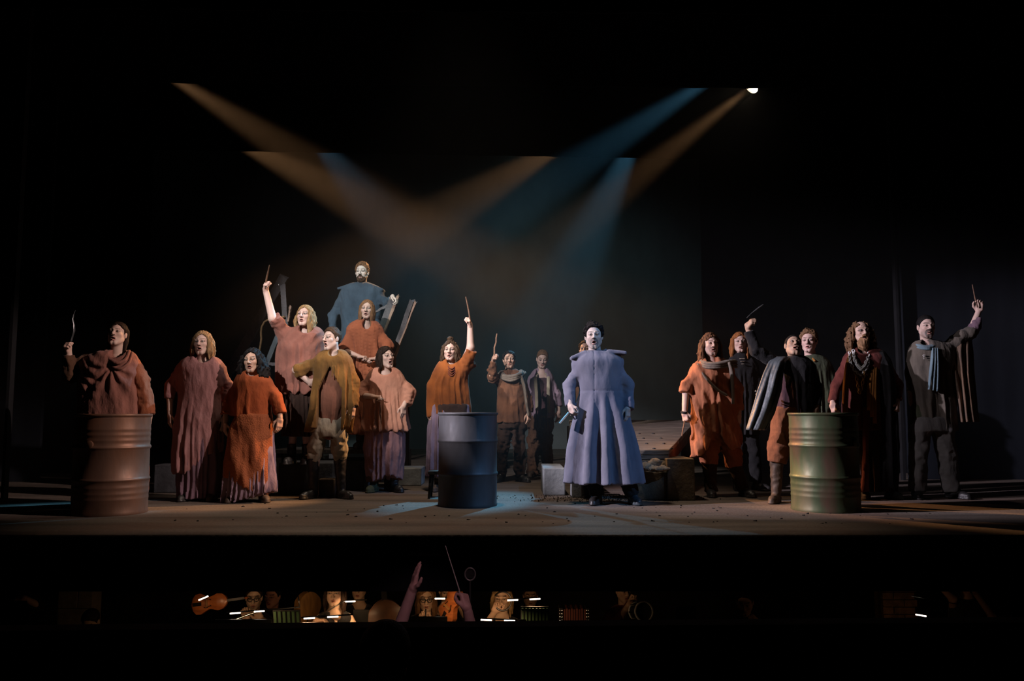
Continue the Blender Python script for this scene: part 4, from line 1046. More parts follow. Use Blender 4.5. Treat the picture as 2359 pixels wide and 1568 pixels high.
p.garment('poncho', cloth('orange_velvet', (.30, .088, .022), (.17, .050, .016), bump=.006), [(834, 1018, 1062, .09), (840, 1008, 1072), (852, 1000, 1080), (885, 984, 1078), (920, 983, 1081), (958, 985, 1086)],
    [[(1066, 846, 0, .065), (1080, 822, .04, .072), (1086, 806, .06, .068)], [(1074, 838, .0, .06), (1086, 842, -.03, .055), (1090, 848, -.03, .03)]],
    fold=dict(n=13, amp=.013, seed=9, top=855), neck=(1040, 830, .055, .045), hem=lambda x, th: .02 * np.sin(th * 6))
p.strips('bead_necklace', C_maroon, [[(1028 - 2 * i, 836, .05, .006), (1033 - i, 846 + 4 * i, .125, .006), (1040, 850 + 6 * i, .145, .006), (1047 + i, 846 + 4 * i, .125, .006), (1052 + 2 * i, 836, .05, .006)] for i in range(4)], 1.0)
p.hair(H_brown, th=.014, curl=.004, cf=90, hl=.070, bun=(0, .0, .142, .036), locks=dict(ang=[(.85, 5.4, 20)], len=.175, r=.020, out=.022, wave=.01, k=.009, noise=.005), side=.0)
p.boot(L_brown, 1010, 1122, -.2, name='shoe'); p.boot(L_brown, 1060, 1122, .2, name='shoe')
held(p, 1, 'thin_stick', M_stick, [(1084, 745), (1081, 724), (1077, 702), (1073, 683)], [.009, .009, .008, .006], 'thin straight stick held up by the topknot woman', 'stick')
# stool behind the slate drum
def stool():
    Y = 8.9; a = W(1006, 1095, Y); rt = empty('small_stool', (a[0], Y, 0)); tag(rt, 'small dark wooden stool half hidden by the slate drum', 'stool')
    MB().box((a[0] + .08, Y, .27), (.16, .13, .018)).build('seat', M_wood2, rt, bevel=.005)
    for x, y in ((-.05, -.10), (.20, -.10), (-.05, .10), (.20, .10)):
        MB().tube([(a[0] + x, Y + y, .26), (a[0] + x * 1.2 - .01, Y + y * 1.15, 0)], [.018, .013], 8).build('leg', M_wood2, rt, smooth=True)
stool()
# 10 man with scarf and raised stick
d = GY(1109)
p = Person('dark haired man in a brown tunic with a taupe scarf raising a crooked stick', d, (1173, 829), (1175, 858), [(1150, 868), (1204, 868)],
    [[(1132, 868, .16), (1137, 828, .26)], [(1216, 920, -.02), (1219, 952, .04)]], [fist(1, (.1, -.85, .35)), hang(-1)], (1178, 970), [[(1164, 975), (1160, 1040), (1154, 1095)], [(1192, 975), (1196, 1040), (1200, 1095)]],
    hs=1.0, yaw=.04, pitch=0, skin=(.50, .32, .24), brow=(.02, .015, .012), mouth=.05)
p.garment('trousers', C_dkbrown, [(955, 1150, 1210), (985, 1148, 1212)], [[(1163, 985, 0, .092), (1158, 1040, 0, .075), (1154, 1098, 0, .062)], [(1193, 985, 0, .092), (1197, 1040, 0, .075), (1199, 1098, 0, .062)]], wr=.007)
p.garment('tunic', cloth('bark', (.17, .075, .040), (.10, .048, .030)), [(858, 1162, 1192, .085), (864, 1152, 1204), (876, 1146, 1210), (915, 1146, 1208), (973, 1142, 1213)],
    [[(1151, 870, 0, .06), (1133, 870, .15, .062), (1136, 832, .25, .046)], [(1204, 870, 0, .06), (1216, 915, -.01, .056), (1218, 948, .03, .05)]], fold=dict(n=9, amp=.006, seed=4, top=890), wr=.007)
p.strips('scarf', C_taupe, [[(1150 + 3 * i, 862 - 3 * i, .0, .035), (1160, 872 - 3 * i, .13, .036), (1178, 877 - 5 * i, .165, .038), (1198, 868 - 3 * i, .12, .038), (1208 - 4 * i, 858 - 2 * i, -.02, .034)] for i in range(3)] + [[(1200, 866, .10, .04), (1208, 890, .14, .036), (1213, 930, .12, .034), (1218, 958, .10, .025)]], .6)
p.hair(H_black, th=.014, curl=.008, cf=120, hl=.068, back=-.05)
p.boot(L_black, 1153, 1111, -.3, top=(1154, 1088), r=.058); p.boot(L_black, 1199, 1110, .6, top=(1199, 1088), r=.058)
held(p, 0, 'crooked_stick', mat('pale_stick', (.34, .19, .12), (.22, .12, .08), rough=.7, scale=20), [(1138, 828), (1139, 812), (1139, 800), (1143, 788), (1143, 778), (1145, 768)], [.011, .011, .011, .011, .010, .008], 'crooked pale stick raised by the man with the scarf', 'stick')
# 11 man in mauve jacket looking down
d = GY(1097)
p = Person('fair haired man in a mauve jacket with a cream scarf looking down', d, (1249, 828), (1247, 856), [(1222, 868), (1270, 868)],
    [[(1208, 910, -.05), (1212, 955, .0)], [(1284, 912, .0), (1287, 948, .05)]], [hang(1), hang(-1)], (1246, 965), [[(1234, 970), (1230, 1035), (1227, 1085)], [(1257, 970), (1258, 1035), (1258, 1080)]],
    hs=1.0, yaw=.02, pitch=-.28, roll=.05, skin=(.60, .42, .36), brow=(.12, .07, .04), mouth=.1)
p.garment('trousers', C_brown, [(955, 1216, 1276), (985, 1214, 1276)], [[(1233, 980, 0, .095), (1229, 1035, 0, .085), (1226, 1092, 0, .072)], [(1257, 980, 0, .095), (1259, 1035, 0, .082), (1259, 1086, 0, .072)]], wr=.008)
p.garment('tunic', C_plum, [(870, 1226, 1268), (940, 1222, 1272), (985, 1218, 1276)], fold=dict(n=13, amp=.008, seed=4, top=880), ryk=.7)
p.garment('jacket', C_lilac, [(855, 1236, 1260, .085), (860, 1226, 1268), (870, 1218, 1276), (910, 1219, 1275), (962, 1217, 1277)],
    [[(1223, 870, 0, .058), (1209, 910, -.04, .054), (1212, 945, 0, .048)], [(1269, 870, 0, .058), (1284, 910, 0, .056), (1288, 936, .03, .050)]], fold=dict(n=11, amp=.009, seed=14, top=870),
    cut=lambda P, o: smax(o, -np.maximum(np.abs(P[:, 0] - W(1247, 900, GY(1097))[0]) - .075, P[:, 1] - (GY(1097) - .03)), .008), ryk=.72)
p.strips('scarf', C_cream, [[(1238, 858, .0, .028), (1233, 868, .12, .026), (1236, 905, .17, .026), (1237, 945, .17, .024)], [(1258, 858, .0, .028), (1264, 868, .12, .026), (1263, 905, .17, .026), (1264, 950, .17, .024)], [(1236, 858, .0, .03), (1248, 853, -.07, .032), (1260, 858, .0, .03)]], .45)
p.hair(H_ginger, th=.012, curl=.002, hl=.070, back=-.02, top=.012, sweep=.004)
p.boot(L_brown, 1226, 1100, -.2, Y=d); p.boot(L_brown, 1259, 1092, .2, Y=d)
# 12 man hidden behind the blue coat
d = 10.6
p = Person('person almost hidden behind the shoulder of the slate blue coat', d, (1349, 806), (1352, 838), [(1330, 850), (1380, 850)],
    [[(1336, 890), (1345, 930, .05)], [(1385, 890), (1380, 930, .05)]], [None, None], (1355, 955), [[(1348, 960), (1346, 1030), (1346, 1100)], [(1366, 960), (1368, 1030), (1368, 1100)]], hs=1.0, yaw=-.3, skin=(.6, .40, .32), bodyres=.016)
p.garment('robe', C_brown, [(838, 1342, 1362, .08), (846, 1332, 1376), (880, 1328, 1386), (960, 1328, 1386), (1100, 1330, 1384)], fold=dict(n=11, amp=.01, seed=3, top=860))
p.hair(H_brown, th=.014, curl=.008, cf=110)
# 13 man in the slate blue coat
d = GY(1160)
p = Person('man with curly black hair in a long slate blue coat at centre stage', d, (1368, 775), (1371, 815), [(1331, 838), (1421, 836)],
    [[(1310, 888, .0), (1314, 935, .12)], [(1446, 890, -.02), (1446, 938, .08)]], [dict(pose='fist', a=(.25, -.45, -.85), n=(.8, .5, .1), side=1), hang(-1)], (1385, 960), [[(1368, 970), (1368, 1060), (1374, 1140)], [(1410, 970), (1435, 1060), (1457, 1140)]],
    hs=1.08, yaw=-.10, pitch=.02, roll=-.03, skin=(.56, .46, .41), brow=(.012, .010, .010), mouth=.55, build=1.2, face=stubble((.03, .025, .025), .55))
p.garment('trousers', C_black, [], [[(1370, 1060, 0, .10), (1374, 1140, 0, .072)], [(1432, 1060, 0, .10), (1457, 1140, 0, .072)]])
def pleats(P):
    z = P[:, 2]; zw = W(CX, 900, d)[2]; g = np.clip((zw - z) / .55, 0, 1); c_ = W(1385, 1000, d)[0]
    th = np.arctan2(P[:, 0] - c_, -(P[:, 1] - d)); f = np.sin(9 * th + .8 + .5 * np.sin(2 * th))
    f = np.sign(f) * np.abs(f) ** .7
    seam = np.exp(-((P[:, 0] - W(1366, 900, d)[0]) / .006) ** 2) * (P[:, 1] < d)
    belt = np.exp(-((z - zw) / .008) ** 2)
    return .042 * f * g - .007 * seam - .005 * belt
p.garment('coat', C_coat, [(814, 1349, 1393, .09), (817, 1336, 1413), (822, 1325, 1430), (834, 1321, 1434), (868, 1330, 1430), (900, 1335, 1431), (930, 1328, 1438), (960, 1322, 1447), (1020, 1312, 1460), (1111, 1302, 1477)],
    [[(1333, 842, 0, .068), (1311, 888, .0, .064), (1313, 935, .09, .050)], [(1420, 840, 0, .068), (1446, 888, -.01, .066), (1447, 942, .06, .060)]], disp=pleats, ryk=.72, rymax=.33, wr=.003, res=.0105, hem=lambda x, th: .008 * np.sin(th * 9),
    cut=lambda P, o: smin(smin(smin(smin(o, rcone(P, W(1355, 827, GY(1160)), W(1329, 839, GY(1160)), .064, .056), .04), rcone(P, W(1390, 826, GY(1160)), W(1424, 833, GY(1160)), .064, .056), .04), plate(P, W(1349, 811, GY(1160)), W(1314, 826, GY(1160)), .10, .018), .02), plate(P, W(1396, 809, GY(1160)), W(1441, 814, GY(1160)), .10, .018), .02))
p.strips('stand_collar', C_coat, [[(1346, 814, .0, .024), (1352, 812, .085, .024), (1364, 819, .115, .020)], [(1396, 808, .0, .024), (1390, 812, .085, .024), (1374, 820, .115, .020)]], 1.0, parent=p.g['coat'])
p.strips('shirt_collar', C_cream, [[(1362, 812, .10, .014), (1369, 818, .112, .014), (1377, 811, .10, .014)]], .8)
p.hair(H_black, th=.017, curl=.010, cf=105, hl=.066, back=-.05, top=.010, res=.0055); None
p.boot(L_black, 1376, 1152, -.35, top=(1374, 1118), r=.060); p.boot(L_blue_lit, 1459, 1158, .15, top=(1456, 1118), r=.060)
held(p, 0, 'broad_knife', M_steel, [(1325, 968, -.05), (1318, 956, 0), (1310, 950, .03), (1300, 962, .04), (1289, 975, .05)], [.010, .012, .020, .024, .020], 'broad dull knife held low by the man in the blue coat', 'knife', .3)
# 14 man in orange robe
d = GY(1143)
p = Person('long haired man in an orange robe with a grey scarf over one shoulder', d, (1637, 794), (1640, 832), [(1598, 852), (1682, 848)],
    [[(1580, 900, .02), (1577, 950, .08)], [(1700, 905, -.03), (1702, 955, .0)]], [dict(pose='fist', a=(.1, -.25, -1), n=(.75, .6, 0), side=1), hang(-1)], (1645, 970), [[(1628, 980), (1632, 1060), (1638, 1130)], [(1664, 980), (1690, 1060), (1712, 1125)]],
    hs=1.06, yaw=.06, pitch=.02, roll=-.03, skin=(.62, .42, .34), brow=(.08, .04, .025), mouth=.35, build=1.15, face=stubble((.14, .07, .045), .45))
p.garment('trousers', C_rust, [(975, 1608, 1690), (1000, 1606, 1692)], [[(1632, 990, 0, .110), (1630, 1040, .02, .115), (1632, 1068, .02, .085)], [(1664, 990, 0, .10), (1688, 1050, 0, .10), (1692, 1075, 0, .08)]], wr=.006)
p.garment('lower_trousers', C_dkbrown, [], [[(1633, 1058, .0, .075), (1638, 1132, 0, .062)], [(1690, 1062, 0, .075), (1712, 1130, 0, .06)]], wr=.006)
def dr14(P):
    x = P[:, 0] - W(1600, 900, 8.8)[0]; z = P[:, 2] - 1.0
    return .010 * np.sin((z * .8 + x * 1.3) * 34 + np.sin(x * 9)) * (P[:, 1] < GY(1143))
p.garment('robe', cloth('orange_drape', (.38, .145, .075), (.27, .095, .048)), [(830, 1618, 1664, .09), (836, 1604, 1680), (848, 1590, 1692), (890, 1592, 1694), (940, 1592, 1696), (990, 1592, 1704), (1052, 1590, 1712)],
    [[(1600, 852, 0, .066), (1582, 888, .02, .070), (1579, 905, .04, .068)], [(1682, 852, 0, .064), (1699, 900, -.02, .062), (1702, 945, .0, .052)]], fold=dict(n=12, amp=.013, seed=31, top=850, drift=4), disp=dr14,
    hem=lambda x, th: .27 * np.exp(-((x + .03) / .10) ** 2) + .10 * np.clip(x / .2, 0, 1.3) + .01 * np.sin(th * 14), neck=(1640, 828, .055, .06))
p.strips('grey_scarf', C_taupe, [[(1615, 828 + 4 * i, .02, .03), (1625, 836 + 5 * i, .13, .032), (1650, 838 + 4 * i, .165, .036), (1678, 832 + 5 * i, .10, .04), (1692, 832 + 6 * i, -.02, .04)] for i in range(3)] + [[(1678, 836, .12, .045), (1686, 860, .15, .04), (1688, 895, .15, .036), (1689, 930, .14, .03)], [(1608, 838, .08, .02), (1625, 870, .155, .022), (1655, 900, .175, .024), (1675, 910, .16, .02)]], .5)
p.hair(H_chest, th=.014, curl=.003, cf=80, hl=.064, locks=dict(ang=[(1.2, 3.2, 8), (3.2, 5.1, 13)], len=.26, r=.021, out=.03, wave=.010, k=.007, noise=.006), side=.0)
p.strips('wrist_strap', C_black, [[(1570, 949, .08, .014), (1577, 951, .125, .014), (1585, 949, .08, .014), (1577, 947, .04, .014), (1570, 949, .08, .014)]], 1.0)
p.boot(L_black, 1638, 1146, -.15); p.boot(L_black, 1714, 1140, .3)
held(p, 0, 'wooden_baton', M_stick, [(1578, 960, .0), (1576, 975, .02), (1573, 990, .02), (1571, 1003, .02)], [.012, .013, .014, .014], 'short wooden baton held low by the man in the orange robe', 'stick', .5)
# 15 red haired man behind
d = 9.8
p = Person('red haired man in black standing behind the raised black sleeve', d, (1704, 789), (1706, 822), [(1680, 836), (1738, 836)],
    [[(1672, 880), (1674, 925, .04)], [(1746, 880), (1748, 925, .04)]], [hang(1), hang(-1)], (1712, 945), [[(1700, 950), (1698, 1040), (1698, 1105)], [(1726, 950), (1736, 1040), (1742, 1105)]], hs=1.02, yaw=-.15, skin=(.62, .43, .35), brow=(.2, .09, .04), mouth=.2)
p.garment('trousers', C_black, [(950, 1682, 1742), (985, 1682, 1742)], [[(1699, 980, 0, .09), (1698, 1040, 0, .08), (1698, 1108, 0, .068)], [(1726, 980, 0, .09), (1736, 1040, 0, .08), (1741, 1108, 0, .068)]])
p.garment('shirt', C_black, [(820, 1692, 1720, .085), (826, 1682, 1734), (838, 1674, 1744), (880, 1678, 1742), (960, 1676, 1746), (1000, 1674, 1750)],
    [[(1681, 838, 0, .06), (1673, 880, 0, .058), (1674, 915, .03, .05)], [(1737, 838, 0, .06), (1747, 880, 0, .058), (1748, 915, .03, .05)]], fold=dict(n=12, amp=.01, seed=31, top=850))
p.strips('pale_buttons', C_cream, [[(1704, 826, .105, .008), (1716, 826, .105, .008)], [(1706, 832, .125, .008), (1715, 832, .125, .008)], [(1708, 838, .14, .007), (1714, 838, .14, .007)]], .6, parent=p.g['shirt'])
p.hair(H_red, th=.013, hl=.066, locks=dict(ang=[(.95, 5.3, 18)], len=.20, r=.020, out=.018, wave=.008, k=.010, noise=.004), side=.0)
p.boot(L_black, 1698, 1120, -.1, Y=d); p.boot(L_black, 1744, 1119, .5, Y=d)
# 16 man in leather vest with raised knife
d = GY(1157)
p = Person('man with head tipped back in an open grey leather coat raising a broad knife', d, (1828, 797), (1834, 830), [(1798, 836), (1866, 838)],
    [[(1740, 806, .03), (1722, 752, .03)], [(1878, 890, -.02), (1880, 940, .05)]], [fist(1, (.3, -.7, .55)), hang(-1)], (1826, 950), [[(1802, 960), (1792, 1060), (1786, 1135)], [(1848, 960), (1852, 1060), (1852, 1135)]],
    hs=1.03, yaw=-.10, pitch=.38, roll=.10, skin=(.42, .28, .20), brow=(.015, .012, .01), mouth=.55, build=1.1)
p.garment('trousers', cloth('rust_brown', (.24, .095, .048), (.17, .066, .035)), [(935, 1784, 1866), (965, 1780, 1868), (985, 1780, 1868)], [[(1803, 975, 0, .105), (1794, 1030, .01, .105), (1789, 1064, .01, .085)], [(1847, 975, 0, .105), (1850, 1030, 0, .10), (1850, 1064, 0, .085)]], wr=.005)
p.garment('shirt', C_plum, [(828, 1818, 1850, .085), (834, 1804, 1864), (846, 1796, 1872), (890, 1794, 1868), (952, 1788, 1864)], fold=dict(n=8, amp=.010, seed=3, top=850, drift=14), ryk=.7)
p.garment('black_jacket', C_black, [(827, 1816, 1852, .09), (833, 1802, 1866), (846, 1796, 1876), (890, 1800, 1874), (950, 1806, 1874)],
    [[(1800, 838, 0, .064), (1742, 808, .03, .062), (1724, 762, .03, .048)], [(1866, 840, 0, .066), (1879, 890, -.01, .062), (1880, 935, .03, .052)]], fold=dict(n=9, amp=.008, seed=13, top=850), dy=.01, ryk=.74,
    cut=lambda P, o: smax(o, -np.maximum((P[:, 0] - W(1838, 900, 8.2)[0]) + (P[:, 2] - 1.15) * .9, P[:, 1] - 8.1), .008))
p.sheet('leather_coat_panel', L_grey, [(822, 1786, 1816, .03, .08), (834, 1771, 1810, .09, .13), (860, 1759, 1804, .14, .17), (900, 1745, 1800, .18, .18), (950, 1731, 1785, .20, .19), (990, 1719, 1764, .20, .19)], 2, .022, .5, .014)
p.strips('strap', L_grey, [[(1740, 900, .15, .02), (1752, 906, .175, .02), (1768, 909, .17, .02)], [(1741, 907, .15, .014), (1754, 912, .175, .014), (1768, 915, .17, .014)]], .5, parent=p.g['leather_coat_panel'])
p.hair(H_black, th=.008, hl=.062, back=-.04)
p.boot(L_brown, 1788, 1156, -.55, top=(1789, 1062), r=.068); p.boot(L_brown, 1851, 1156, .3, top=(1851, 1062), r=.068)
held(p, 0, 'broad_knife', M_steel, [(1720, 732), (1730, 722), (1738, 716), (1748, 708), (1758, 701)], [.010, .010, .020, .024, .012], 'broad blade raised above the black sleeve', 'knife', .3)
# 17 young man behind
d = 9.1
p = Person('curly haired young man in a moss green coat behind the leather coat', d, (1863, 787), (1868, 824), [(1850, 838), (1910, 838)],
    [[(1848, 890), (1852, 930, .03)], [(1920, 890), (1916, 935, .03)]], [None, hang(-1)], (1882, 945), [[(1870, 950), (1868, 1040), (1868, 1110)], [(1896, 950), (1898, 1040), (1898, 1110)]], hs=1.04, yaw=-.5, skin=(.62, .42, .36), brow=(.09, .05, .03), mouth=.1)
p.garment('trousers', C_black, [(950, 1854, 1914), (985, 1854, 1914)], [[(1870, 980, 0, .09), (1868, 1110, 0, .07)], [(1897, 980, 0, .09), (1898, 1110, 0, .07)]])
p.garment('coat', C_green, [(822, 1856, 1884, .085), (828, 1850, 1904), (840, 1846, 1916), (880, 1850, 1917), (960, 1848, 1920), (1010, 1846, 1922)],
    [[(1850, 842, 0, .06), (1849, 900, 0, .056)], [(1909, 842, 0, .062), (1920, 885, 0, .060), (1918, 930, .02, .052)]], fold=dict(n=12, amp=.013, seed=31, top=850))
p.strips('yellow_collar', C_ochre, [[(1872, 824, .06, .016), (1878, 832, .10, .016)]], .6, parent=p.g['coat'])
p.hair(H_ginger, th=.015, curl=.009, cf=110, hl=.068, back=-.02, top=.010)
p.boot(L_black, 1868, 1133, -.1, Y=d); p.boot(L_black, 1898, 1133, .2, Y=d)
# 18 long haired bearded man
d = GY(1147)
def paint(q, put):
    x, z = q[:, 0], q[:, 2]; fr = q[:, 1] < -.05; k = (.02, .018, .02)
    for a, b in ((-.002, .070), (-.002, .055), (-.016, .058), (.012, .058), (-.036, -.018), (.036, -.018)): put((((x - a) ** 2 + (z - b) ** 2) < .0042 ** 2) & fr, k)
    put(((((np.abs(x) - .031) / .024) ** 2 + ((z - .010) / .017) ** 2 < 1) & fr) * .55, k)
p = Person('long haired bearded man with painted face and thick chain necklaces', d, (1984, 766), (1990, 808), [(1950, 826), (2040, 826)],
    [[(1926, 885, .0), (1918, 930, .10)], [(2066, 885, .0), (2066, 928, .10)]], [fist(1, (.1, -.4, -.9), (.7, .6, 0)), fist(-1, (-.15, -.4, -.9), (-.7, .6, 0))], (1995, 955), [[(1985, 960), (1988, 1050), (1990, 1130)], [(2030, 960), (2042, 1050), (2050, 1130)]],
    hs=1.06, yaw=-.05, pitch=.06, skin=(.60, .41, .33), brow=(.2, .12, .07), mouth=.3, face=paint)
p.garment('robe', C_dkbrown, [(930, 1958, 2052), (1000, 1962, 2056), (1060, 1974, 2060), (1130, 1980, 2062)], fold=dict(n=12, amp=.014, seed=3, top=930), ryk=.66)
p.garment('red_lining', C_maroon, [(935, 1986, 2004, .04), (1050, 1988, 2000, .04), (1132, 1982, 2002, .05)], dy=.15)
p.garment('tunic', C_maroon, [(806, 1968, 2014, .09), (812, 1954, 2034), (824, 1942, 2048), (870, 1946, 2046), (960, 1942, 2052), (990, 1940, 2054)],
    [[(1952, 830, 0, .066), (1928, 885, .0, .062), (1919, 926, .07, .052)], [(2038, 830, 0, .066), (2065, 885, 0, .062), (2066, 922, .07, .052)]], fold=dict(n=12, amp=.010, seed=13, top=850), neck=(1990, 806, .05, .045))
p.garment('cloak', C_black, [(808, 2010, 2036, .07), (830, 2008, 2052, .10), (900, 2012, 2062, .12), (1000, 2014, 2066, .12), (1120, 2018, 2066, .12)], fold=dict(n=8, amp=.012, seed=5, top=830), dy=.05)
p.strips('ochre_scarf', C_ochre, [[(1966 - 5 * i, 812, .05, .022), (1956 - 3 * i, 835, .15, .024), (1951 - 4 * i, 880, .17, .024), (1949 - 4 * i, 925, .175, .024), (1949 - 4 * i, 955, .175, .02)] for i in range(2)] + [[(2008 + 4 * i, 812, .05, .022), (2006 + 5 * i, 850, .16, .022), (2002 + 6 * i, 900, .19, .022), (2001 + 7 * i, 945 + 15 * i, .19, .02)] for i in range(3)], .5)
def links(pts, n, r, name, m):
    b = MB(); P_ = np.array([p.J(t) for t in pts]); t = np.linspace(0, 1, len(P_))
    for i in range(n):
        T = (i + .5) / n; c = np.array([np.interp(T, t, P_[:, k]) for k in range(3)]); e = np.array([np.interp(min(1, T + .02), t, P_[:, k]) for k in range(3)]) - c; e /= np.linalg.norm(e)
        s_ = np.cross(e, (0, -1, 0)); s_ /= np.linalg.norm(s_); w = np.cross(e, s_) if i % 2 else s_
        b.tube([c + r * (1.25 * math.cos(q) * e + .8 * math.sin(q) * w) for q in np.linspace(0, 6.283, 11)], r * .38, 6)
    b.build(name, m, p.root, smooth=True)
M_bone = mat('bone_beads', (.72, .70, .68), (.52, .50, .48), rough=.6, scale=20)
links([(1966, 806, .08), (1968, 826, .15), (1976, 842, .18), (1984, 850, .19), (1992, 843, .185), (1999, 826, .16), (2004, 806, .08)], 22, .019, 'white_chain_necklace', M_bone)
links([(1957, 810, .08), (1958, 830, .16), (1966, 850, .19), (1982, 864, .20), (1996, 850, .19), (2002, 830, .16)], 20, .015, 'bone_necklace', M_bone)
links([(1970, 855, .19), (1974, 872, .20), (1977, 890, .20), (1981, 906, .205), (1986, 890, .205), (1989, 872, .20), (1990, 856, .20)], 14, .016, 'ochre_necklace', mat('ochre_beads', (.40, .22, .07), rough=.6))
p.hair(H_ginger, th=.012, curl=.004, cf=100, hl=.085, bald=(.060, .11, .060), locks=dict(ang=[(1.15, 3.1, 14), (3.1, 5.1, 14)], len=.21, r=.022, out=.045, wave=.012, k=.006, noise=.009, nf=130, zs=.8), side=.0)
p.beard(hairmat('sandy', (.34, .19, .10)), .075, .056, .006)
p.boot(L_brown, 1989, 1140, -.2, name='sandal'); p.boot(mat('green_sandal', (.10, .12, .11), rough=.7), 2052, 1151, .1, name='sandal')
# 19 man in grey tunic with blue scarf
d = GY(1147)
p = Person('tall man in a grey brown tunic and pale blue scarf raising one hand', d, (2134, 754), (2138, 794), [(2102, 812), (2180, 800)],
    [[(2096, 870, -.04), (2100, 930, -.04)], [(2236, 764, .0), (2255, 716, .0)]], [None, dict(pose='hook', a=(.05, -.15, 1), n=(-.6, -.8, 0), side=-1)], (2150, 960), [[(2128, 965), (2116, 1050), (2112, 1125)], [(2165, 965), (2180, 1050), (2192, 1125)]],
    hs=1.06, yaw=-.12, pitch=.0, roll=.04, skin=(.56, .40, .34), brow=(.02, .015, .012), mouth=.15, face=stubble((.03, .022, .02), .8))
p.garment('trousers', C_grey, [(960, 2102, 2196), (992, 2100, 2198)], [[(2122, 985, 0, .105), (2115, 1050, 0, .092), (2113, 1132, 0, .085)], [(2170, 985, 0, .110), (2181, 1050, 0, .098), (2193, 1132, 0, .085)]], wr=.004)
p.garment('green_under_tunic', C_green, [(930, 2100, 2140), (970, 2096, 2138), (1018, 2094, 2118)], dy=-.02, ryk=.9)
p.garment('tunic', C_olive, [(790, 2116, 2162, .09), (796, 2102, 2182), (808, 2093, 2196), (850, 2094, 2194), (880, 2098, 2196), (940, 2108, 2200), (990, 2117, 2202)],
    [[(2104, 814, 0, .065), (2097, 860, -.03, .055), (2099, 900, -.04, .045)], [(2178, 806, 0, .08), (2215, 776, .0, .075), (2240, 764, .0, .068)]], fold=dict(n=12, amp=.013, seed=3, top=830), neck=(2136, 790, .05, .04))
p.sheet('hanging_sleeve', cloth('brown_drape', (.17, .105, .070), (.115, .080, .060)), [(772, 2196, 2238, -.01, -.01), (810, 2187, 2242, .04, .04), (860, 2194, 2244, .07, .06), (910, 2203, 2249, .08, .06), (972, 2212, 2256, .08, .06)], 3, .03, 0, .012)
p.garment('purple_cuff', C_mauve, [], [[(2236, 766, 0, .060), (2247, 750, .0, .055), (2253, 732, 0, .045)]])
p.strips('blue_scarf', C_sblue, [[(2112, 792 + 5 * i, .0, .03), (2120, 796 + 5 * i, .11, .03), (2138, 800 + 3 * i, .14, .032), (2156, 794 + 5 * i, .09, .03), (2160, 790 + 4 * i, .0, .03)] for i in range(2)] + [[(2148 + 5 * i, 802, .14, .022), (2147 + 6 * i, 830, .17, .026), (2143 + 8 * i, 865, .18, .026), (2140 + 9 * i, 897 + 2 * i, .18, .018)] for i in range(3)], .5)
p.strips('pale_pendant', M_bone, [[(2126, 818, .15, .008), (2131, 818, .15, .008)], [(2127, 822, .152, .007), (2130, 822, .152, .007)], [(2128, 826, .155, .005), (2129, 826, .155, .005)]], .8)
p.hair(H_black, th=.010, hl=.064, back=-.03, top=.004); None
p.boot(L_black, 2112, 1147, -.3, name='shoe'); p.boot(L_black, 2194, 1150, .5, name='shoe')
held(p, 1, 'thin_stick', M_stick, [(2252, 708), (2246, 685), (2240, 655)], [.008, .008, .005], 'thin dark stick in the hand raised at the far right', 'stick')
# ------------------------------------------------------------------ orchestra pit
ZP = -2.3
def PY_(z, Y): return CY - F * math.tan(math.atan2(z - CAMZ, Y) - TH)
M_pit = mat('pit_wall', (.030, .028, .026), (.018, .017, .016), rough=.9, scale=3)
M_rail = mat('pit_rail_felt', (.030, .027, .024), (.022, .020, .018), rough=.95, scale=6)
tag(slab('floor_pit', -9, 9, 1.0, 11.5, ZP - .1, ZP, M_pit), 'dark floor of the orchestra pit', None)
tag(slab('wall_pit_back', -9, 9, 11.4, 11.5, ZP, -.17, M_pit), 'dark back wall of the orchestra pit', None)
def rail():
    Y = 4.5; a = W(0, 1438, Y + .14); b_ = W(2359, 1419, Y + .14); b = MB(); s_ = (b_[2] - a[2]) / (b_[0] - a[0])
    for x in (-8, 8):
        zt = a[2] + s_ * (x - a[0])
        b.v += [(x, Y, zt), (x, Y, zt - .09), (x, Y + .14, zt - .09), (x, Y + .14, zt)]
    b.f = [(0, 1, 2, 3), (7, 6, 5, 4), (0, 4, 5, 1), (1, 5, 6, 2), (2, 6, 7, 3), (3, 7, 4, 0)]
    tag(b.build('trim_5', M_rail, None, bevel=.01), 'padded dark rail along the orchestra pit', None, kind='structure')
    b = MB(); b.v = [(x, Y + .04 + e, z) for x in (-8, 8) for z, e in ((-1.9, 0), (a[2] + s_ * (x - a[0]) - .09, 0), (a[2] + s_ * (x - a[0]) - .09, .06), (-1.9, .06))]
    b.f = [(0, 1, 2, 3), (7, 6, 5, 4), (0, 4, 5, 1), (1, 5, 6, 2), (2, 6, 7, 3), (3, 7, 4, 0)]
    tag(b.build('wall_pit_front', M_black, None), 'black parapet between the audience and the pit', None, kind='structure')
rail()
def pier(px0, px1, Y, m, label, rows, bh, bw, name):
    a, b_ = W(px0, 1400, Y)[0], W(px1, 1400, Y)[0]; rt = empty(name, ((a + b_) / 2, Y, ZP)); tag(rt, label, 'pier')
    MB().box(((a + b_) / 2, Y + .12, (ZP - .2) / 2 - .1), ((b_ - a) / 2 - .012, .10, (-.2 - ZP) / 2 - .1)).build('core', m, rt)
    z = -.55 - rows * (bh + .008)
    for r in range(rows):
        x = a - (bw / 2 if r % 2 else 0)
        while x < b_ - .02:
            x0, x1 = max(x, a), min(x + bw, b_)
            if x1 - x0 > .03: MB().box(((x0 + x1) / 2, Y + .02 + rnd.uniform(-.006, .006), z + bh / 2), ((x1 - x0) / 2, .03, bh / 2)).build('brick', m, rt, bevel=.004)
            x += bw + .008
        z += bh + .008
